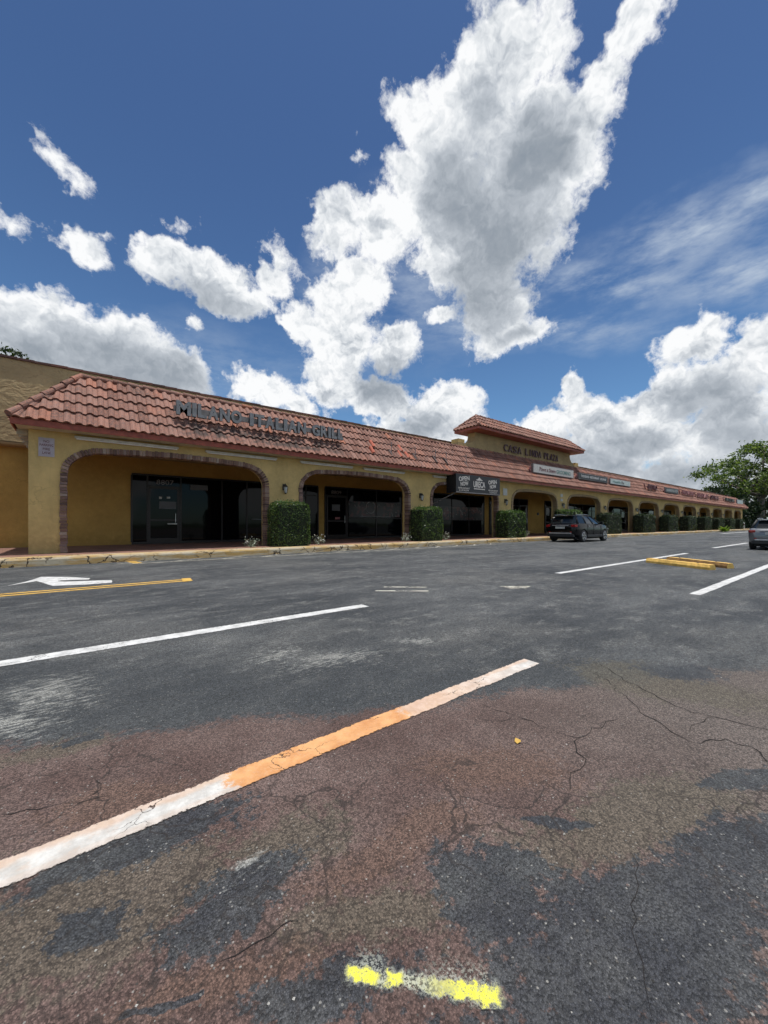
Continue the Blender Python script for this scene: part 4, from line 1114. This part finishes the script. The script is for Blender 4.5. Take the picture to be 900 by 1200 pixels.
car('parked_car', M['carblack'], 'glossy black crossover parked beside the hedges, seen from its rear corner', (20.75, 10.72, 0), 1.0)
gx = 20.3
car('parked_car', M['cargrey'], 'grey hatchback cut off by the right edge of the photo, seen from behind', (gx, 2.35, 0), .80, suv=False)

# ---------------------------------------------------------------- camera
cam = bpy.data.cameras.new('camera'); co = bpy.data.objects.new('camera', cam); C.objects.link(co)
cam.sensor_fit = 'VERTICAL'; cam.sensor_height = 24; cam.lens = FPX/1200*24; cam.shift_y = (YH-600)/1200
cam.clip_start = .05; cam.clip_end = 6000
co.location = (0,0,1); co.rotation_euler = (R(90), 0, -math.atan2(SA, CA))
bpy.context.scene.camera = co

# ---------------------------------------------------------------- light
sun_vec = Vector((.07, -.085, .99)).normalized()
sd = bpy.data.lights.new('sun', 'SUN'); sd.energy = 3.6; sd.angle = R(.53); sd.color = (1, .965, .91)
so = bpy.data.objects.new('sun', sd); C.objects.link(so)
so.rotation_euler = sun_vec.to_track_quat('Z', 'Y').to_euler(); so.location = (0,0,50)

w = bpy.data.worlds.new('World'); bpy.context.scene.world = w; w.use_nodes = True
t = NT(w.node_tree); bg = t.n['Background']; bg.inputs['Strength'].default_value = .1
sky = t.node('ShaderNodeTexSky'); sky.sky_type = 'NISHITA'; sky.sun_disc = False
sky.sun_elevation = math.asin(sun_vec.z); sky.sun_rotation = math.atan2(sun_vec.x, sun_vec.y)
sky.air_density = 1.0; sky.dust_density = .3; sky.ozone_density = 3.0
D0 = t.vm('NORMALIZE', t.node('ShaderNodeTexCoord').outputs['Generated'])
wn = t.vm('SUBTRACT', t.noise(D0, 5.5, 4, .6, color=True), (.5,.5,.5))
wn2 = t.vm('SUBTRACT', t.noise(D0, 24, 3, .6, color=True), (.5,.5,.5))
D = t.vm('ADD', t.vm('ADD', D0, t.vm('SCALE', wn, sc=.070)), t.vm('SCALE', wn2, sc=.045))
DC = t.vm('ADD', D0, t.vm('SCALE', wn, sc=.10))
def blob(P, cx, cy, rx, ry, rot=0, *_):
    d0 = ray(cx, cy).normalized(); rr = R(rot)
    du = ray(cx+rx*math.cos(rr), cy+rx*math.sin(rr)).normalized()-d0; dv = ray(cx-ry*math.sin(rr), cy+ry*math.cos(rr)).normalized()-d0
    e1 = (du - d0*du.dot(d0)); l1 = e1.length; e1 /= l1
    e2 = dv - d0*dv.dot(d0) - e1*dv.dot(e1); l2 = e2.length; e2 /= l2
    U = e1/l1; V = e2/l2
    u = t.vm('DOT_PRODUCT', P, tuple(U)); v = t.vm('DOT_PRODUCT', P, tuple(V))
    return t.m('SUBTRACT', 1.0, t.m('SQRT', t.m('MULTIPLY_ADD', u, u, t.m('MULTIPLY', v, v))))
def blobs(P, lst, smooth=.12):
    r = None
    for e in lst:
        q = blob(P, *e)
        if len(e) > 5: q = t.m('MULTIPLY', q, e[5])
        if r is None: r = q
        else:
            nd = t.n.new('ShaderNodeMath'); nd.operation = 'SMOOTH_MAX'; t.put(nd.inputs[0], r); t.put(nd.inputs[1], q); nd.inputs[2].default_value = smooth; r = nd.outputs[0]
    return r
CL = [(595,55,100,92,0),(545,135,112,75,-55),(620,190,110,112,0),(748,22,118,40,-60),(690,138,92,46,-52),(715,88,75,36,-60),(515,222,105,85,-60),(600,270,85,92,0),(448,262,58,62,0),(392,265,44,50,0),
      (545,315,92,66,20),(575,350,72,58,60),(420,178,22,36,0,.46),(640,160,82,85,0),(482,140,42,55,-60),
      (412,342,66,44,-20),(398,400,56,56,0),(388,443,46,44,0),(462,412,42,36,-30),(440,468,80,26,15),(522,482,56,44,-20),(495,508,90,24,8),(350,375,26,34,0),(587,397,74,30,-15,.72),(520,372,36,18,0,.8),
      (235,322,104,42,17),(190,305,50,32,30),(325,332,30,30,0),(270,350,76,28,12),(104,288,62,32,45,.8),(12,266,46,28,45,.5),(128,272,24,16,20,.40),(90,203,60,20,38,.40),(60,272,50,20,30,.36),
      (55,372,95,44,8),(130,402,105,46,15),(30,410,110,58,0),(212,440,52,38,30),(165,445,110,36,20),(312,458,62,30,15),(348,476,32,22,20),(228,386,18,14,0,.45),(205,262,60,18,10,.30),(330,300,40,20,60,.34),
      (818,405,70,46,0),(885,418,60,58,0),(815,460,85,62,0),(690,488,68,34,0),(745,512,110,58,0),(636,500,50,26,0),(855,508,110,80,0),(890,552,112,72,0),(700,552,155,46,8),(810,564,140,42,5),(672,460,20,28,0),(745,474,44,26,0),(950,475,120,110,0),
      (480,562,150,24,10,.6),(-60,400,120,70,0),(1010,560,160,80,0)]
DK = [(590,285,110,120,-20),(560,345,75,65,30),(540,230,75,90,-30),(630,200,70,90,0),(830,475,90,48,0),(870,515,110,38,0),(180,440,120,42,15),(450,450,60,34,0),(230,352,100,28,15),(500,500,60,26,0),(90,410,130,38,8),(740,520,80,30,0),(700,540,120,30,8),(560,140,50,60,0,.6),(600,395,40,14,-10,.7),(780,555,150,30,5)]
VL = [(820,265,240,52,-14),(880,320,200,50,-10),(900,230,140,40,-12),(700,330,190,32,-8),(600,380,260,40,0),(120,440,300,80,0,.6),(400,380,60,120,0,.6),(500,330,130,120,0,.6)]
up = Vector((.10,-.05,1.0)).normalized()*.020
nA = t.noise(t.vm('ADD', D0, t.vm('SCALE', wn2, sc=.008)), 8.5, 9, .64)
nS = t.noise(D, 6.5, 4, .52); nB = t.noise(t.vm('ADD', D, tuple(up)), 6.5, 4, .52)
vn = t.noise(t.scalev(D0, (1,1,3)), 7, 5, .65)
relief = t.m('SUBTRACT', nS, nB)
elv = t.rng(t.vm('DOT_PRODUCT', D0, (0,0,1)), .02, .75)
skyc = t.mix(1.0, sky.outputs[0], t.mix(elv, (.76,1.02,1.14), (.53,.67,.84)), 'MULTIPLY')
relief2 = t.m('SUBTRACT', t.noise(D, 17, 4, .6), t.noise(t.vm('ADD', D, tuple(up*.45)), 17, 4, .6))
TW = t
nF = t.noise(t.vm('ADD', D0, t.vm('SCALE', wn2, sc=.02)), 24, 7, .66)
SOCK = [('nF', nF, 'NodeSocketFloat'), ('D', D, 'NodeSocketVector'), ('DC', DC, 'NodeSocketVector'), ('nA', nA, 'NodeSocketFloat'), ('relief', relief, 'NodeSocketFloat'), ('relief2', relief2, 'NodeSocketFloat'), ('vn', vn, 'NodeSocketFloat'), ('skyc', skyc, 'NodeSocketColor')]
def leaf_sky(cl, dk, vl):
    global t
    ng = bpy.data.node_groups.new('sky_patch', 'ShaderNodeTree')
    for nm, _, ty in SOCK: ng.interface.new_socket(nm, in_out='INPUT', socket_type=ty)
    ng.interface.new_socket('Color', in_out='OUTPUT', socket_type='NodeSocketColor')
    t = NT(ng); gi = t.n.new('NodeGroupInput'); go = t.n.new('NodeGroupOutput')
    I = {nm: gi.outputs[i] for i, (nm, _, _) in enumerate(SOCK)}
    c = leaf_col(cl, dk, vl, I); t.l.new(c, go.inputs[0]); t = TW
    gn = t.n.new('ShaderNodeGroup'); gn.node_tree = ng
    for i, (_, so_, _) in enumerate(SOCK): t.l.new(so_, gn.inputs[i])
    return t.node('ShaderNodeBackground', {'Color': gn.outputs[0], 'Strength': .085}).outputs[0]
def leaf_col(cl, dk, vl, I):
    D, DC, nA, relief, relief2, vn = (I[k] for k in ('D','DC','nA','relief','relief2','vn')); nF = I['nF']
    edge_n = t.m('ADD', t.m('MULTIPLY', t.m('SUBTRACT', nA, .50), 1.25), t.m('MULTIPLY', t.m('SUBTRACT', nF, .50), .95))
    c = I['skyc']
    if vl:
        veil = t.m('MULTIPLY', t.m('MULTIPLY', t.m('MAXIMUM', blobs(DC, vl, .15), 0), t.rng(vn, .30, .75)), 1.1)
        c = t.mix(veil, c, (5.0,5.8,6.9))
    if cl:
        dens0 = blobs(D, cl)
        dens = t.m('ADD', dens0, edge_n)
        alpha = t.m('MULTIPLY', t.m('POWER', t.rng(dens, .14, .44), .75), t.rng(dens0, -.75, -.45))
        shade = t.m('ADD', t.m('MULTIPLY_ADD', relief, 3.0, .84), t.m('MULTIPLY', relief2, 1.5))
        if dk:
            co_ = t.rng(t.m('ADD', blobs(DC, dk, .2), t.m('MULTIPLY', t.m('SUBTRACT', nA, .5), .6)), -.15, .85)
            shade = t.m('SUBTRACT', shade, t.m('MULTIPLY', t.m('MULTIPLY', t.m('SUBTRACT', shade, .84), co_), .6))
            shade = t.m('SUBTRACT', shade, t.m('MULTIPLY', co_, .55))
        shade = t.m('ADD', shade, t.m('MULTIPLY', t.rng(dens, .85, .25), .14))
        shade = t.m('MAXIMUM', t.m('MINIMUM', shade, 1.0), 0.0)
        ccol = t.ramp(shade, [(0, (2.3,2.75,3.3)), (.25, (3.2,3.6,4.1)), (.55, (5.2,5.6,6.1)), (.8, (7.6,7.9,8.2)), (1, (9.4,9.5,9.6))])
        c = t.mix(alpha, c, ccol)
    return c
# the sky is cut by great-circle planes so each patch only weighs the clouds near it
def near(lst, box, pad):
    out = []
    for e in lst:
        m_ = max(e[2], e[3])*pad; rr = R(e[4] if len(e) > 4 else 0)
        ex = pad*math.hypot(e[2]*math.cos(rr), e[3]*math.sin(rr)); ey = pad*math.hypot(e[2]*math.sin(rr), e[3]*math.cos(rr))
        if e[0]+ex > box[0] and e[0]-ex < box[1] and e[1]+ey > box[2] and e[1]-ey < box[3]: out.append(e)
    return out
def plane(kind, v):
    if kind == 'x': a_, b2 = ray(v, 0), ray(v, 1000); n_ = a_.cross(b2).normalized(); 
    else: a_, b2 = ray(0, v), ray(900, v); n_ = a_.cross(b2).normalized()
    test = ray(v+100, 300) if kind == 'x' else ray(450, v+100)
    if n_.dot(test) < 0: n_ = -n_
    return t.m('GREATER_THAN', t.vm('DOT_PRODUCT', D0, tuple(n_)), 0.0)
def mixs(f, s0, s1):
    mx = t.n.new('ShaderNodeMixShader'); t.put(mx.inputs[0], f); t.l.new(s0, mx.inputs[1]); t.l.new(s1, mx.inputs[2]); return mx.outputs[0]
def tree_sky(box, depth):
    cl, dk, vl = near(CL, box, 1.25), near(DK, box, 1.2), near(VL, box, 1.1)
    if depth == 0 or len(cl) <= 6: return leaf_sky(cl, dk, vl)
    bw, bh = box[1]-box[0], box[3]-box[2]; best = None
    for kind in 'xy':
        lo, hi = (box[0], box[1]) if kind == 'x' else (box[2], box[3])
        for q in (.3, .4, .5, .6, .7):
            v = max(-60, min(1000, lo)) if False else lo+(hi-lo)*q
            b1 = (lo, v) ; 
            A_ = (box[0], v, box[2], box[3]) if kind == 'x' else (box[0], box[1], box[2], v)
            B_ = (v, box[1], box[2], box[3]) if kind == 'x' else (box[0], box[1], v, box[3])
            fa = q; sc_ = len(near(CL, A_, 1.25))*fa + len(near(CL, B_, 1.25))*(1-fa)
            if best is None or sc_ < best[0]: best = (sc_, kind, v, A_, B_)
    _, kind, v, A_, B_ = best
    return mixs(plane(kind, v), tree_sky(A_, depth-1), tree_sky(B_, depth-1))
fwd = Vector((SA, CA, 0))
cz = t.vm('DOT_PRODUCT', D0, tuple(fwd))
zone = t.m('GREATER_THAN', cz, .40)
cn = t.noise(D0, 3.2, 5, .6)  # clouds outside the view, added to raise fill light on the shaded facade
bgo = t.node('ShaderNodeBackground', {'Color': t.mix(t.m('MULTIPLY', t.rng(cn, .46, .56), t.rng(t.vm('DOT_PRODUCT', D0, (0,0,1)), -.02, .05)), skyc, t.mix(t.rng(cn, .5, .7), (8.6,8.7,8.8), (5,5.4,5.8))), 'Strength': .085}).outputs[0]
t.l.new(mixs(zone, bgo, tree_sky((-150, 1050, -60, 640), 3)), t.n['World Output'].inputs['Surface'])
t.n.remove(bg)
w.cycles.sampling_method = 'MANUAL'; w.cycles.sample_map_resolution = 256

sc = bpy.context.scene
sc.view_settings.view_transform = 'Standard'; sc.view_settings.look = 'None'; sc.view_settings.gamma = 1; sc.view_settings.exposure = .28
sc.cycles.use_denoising = True; sc.cycles.use_adaptive_sampling = True; sc.cycles.adaptive_threshold = .03; sc.cycles.max_bounces = 6; sc.cycles.diffuse_bounces = 4; sc.cycles.transparent_max_bounces = 8
sc.cycles.caustics_reflective = False; sc.cycles.caustics_refractive = False
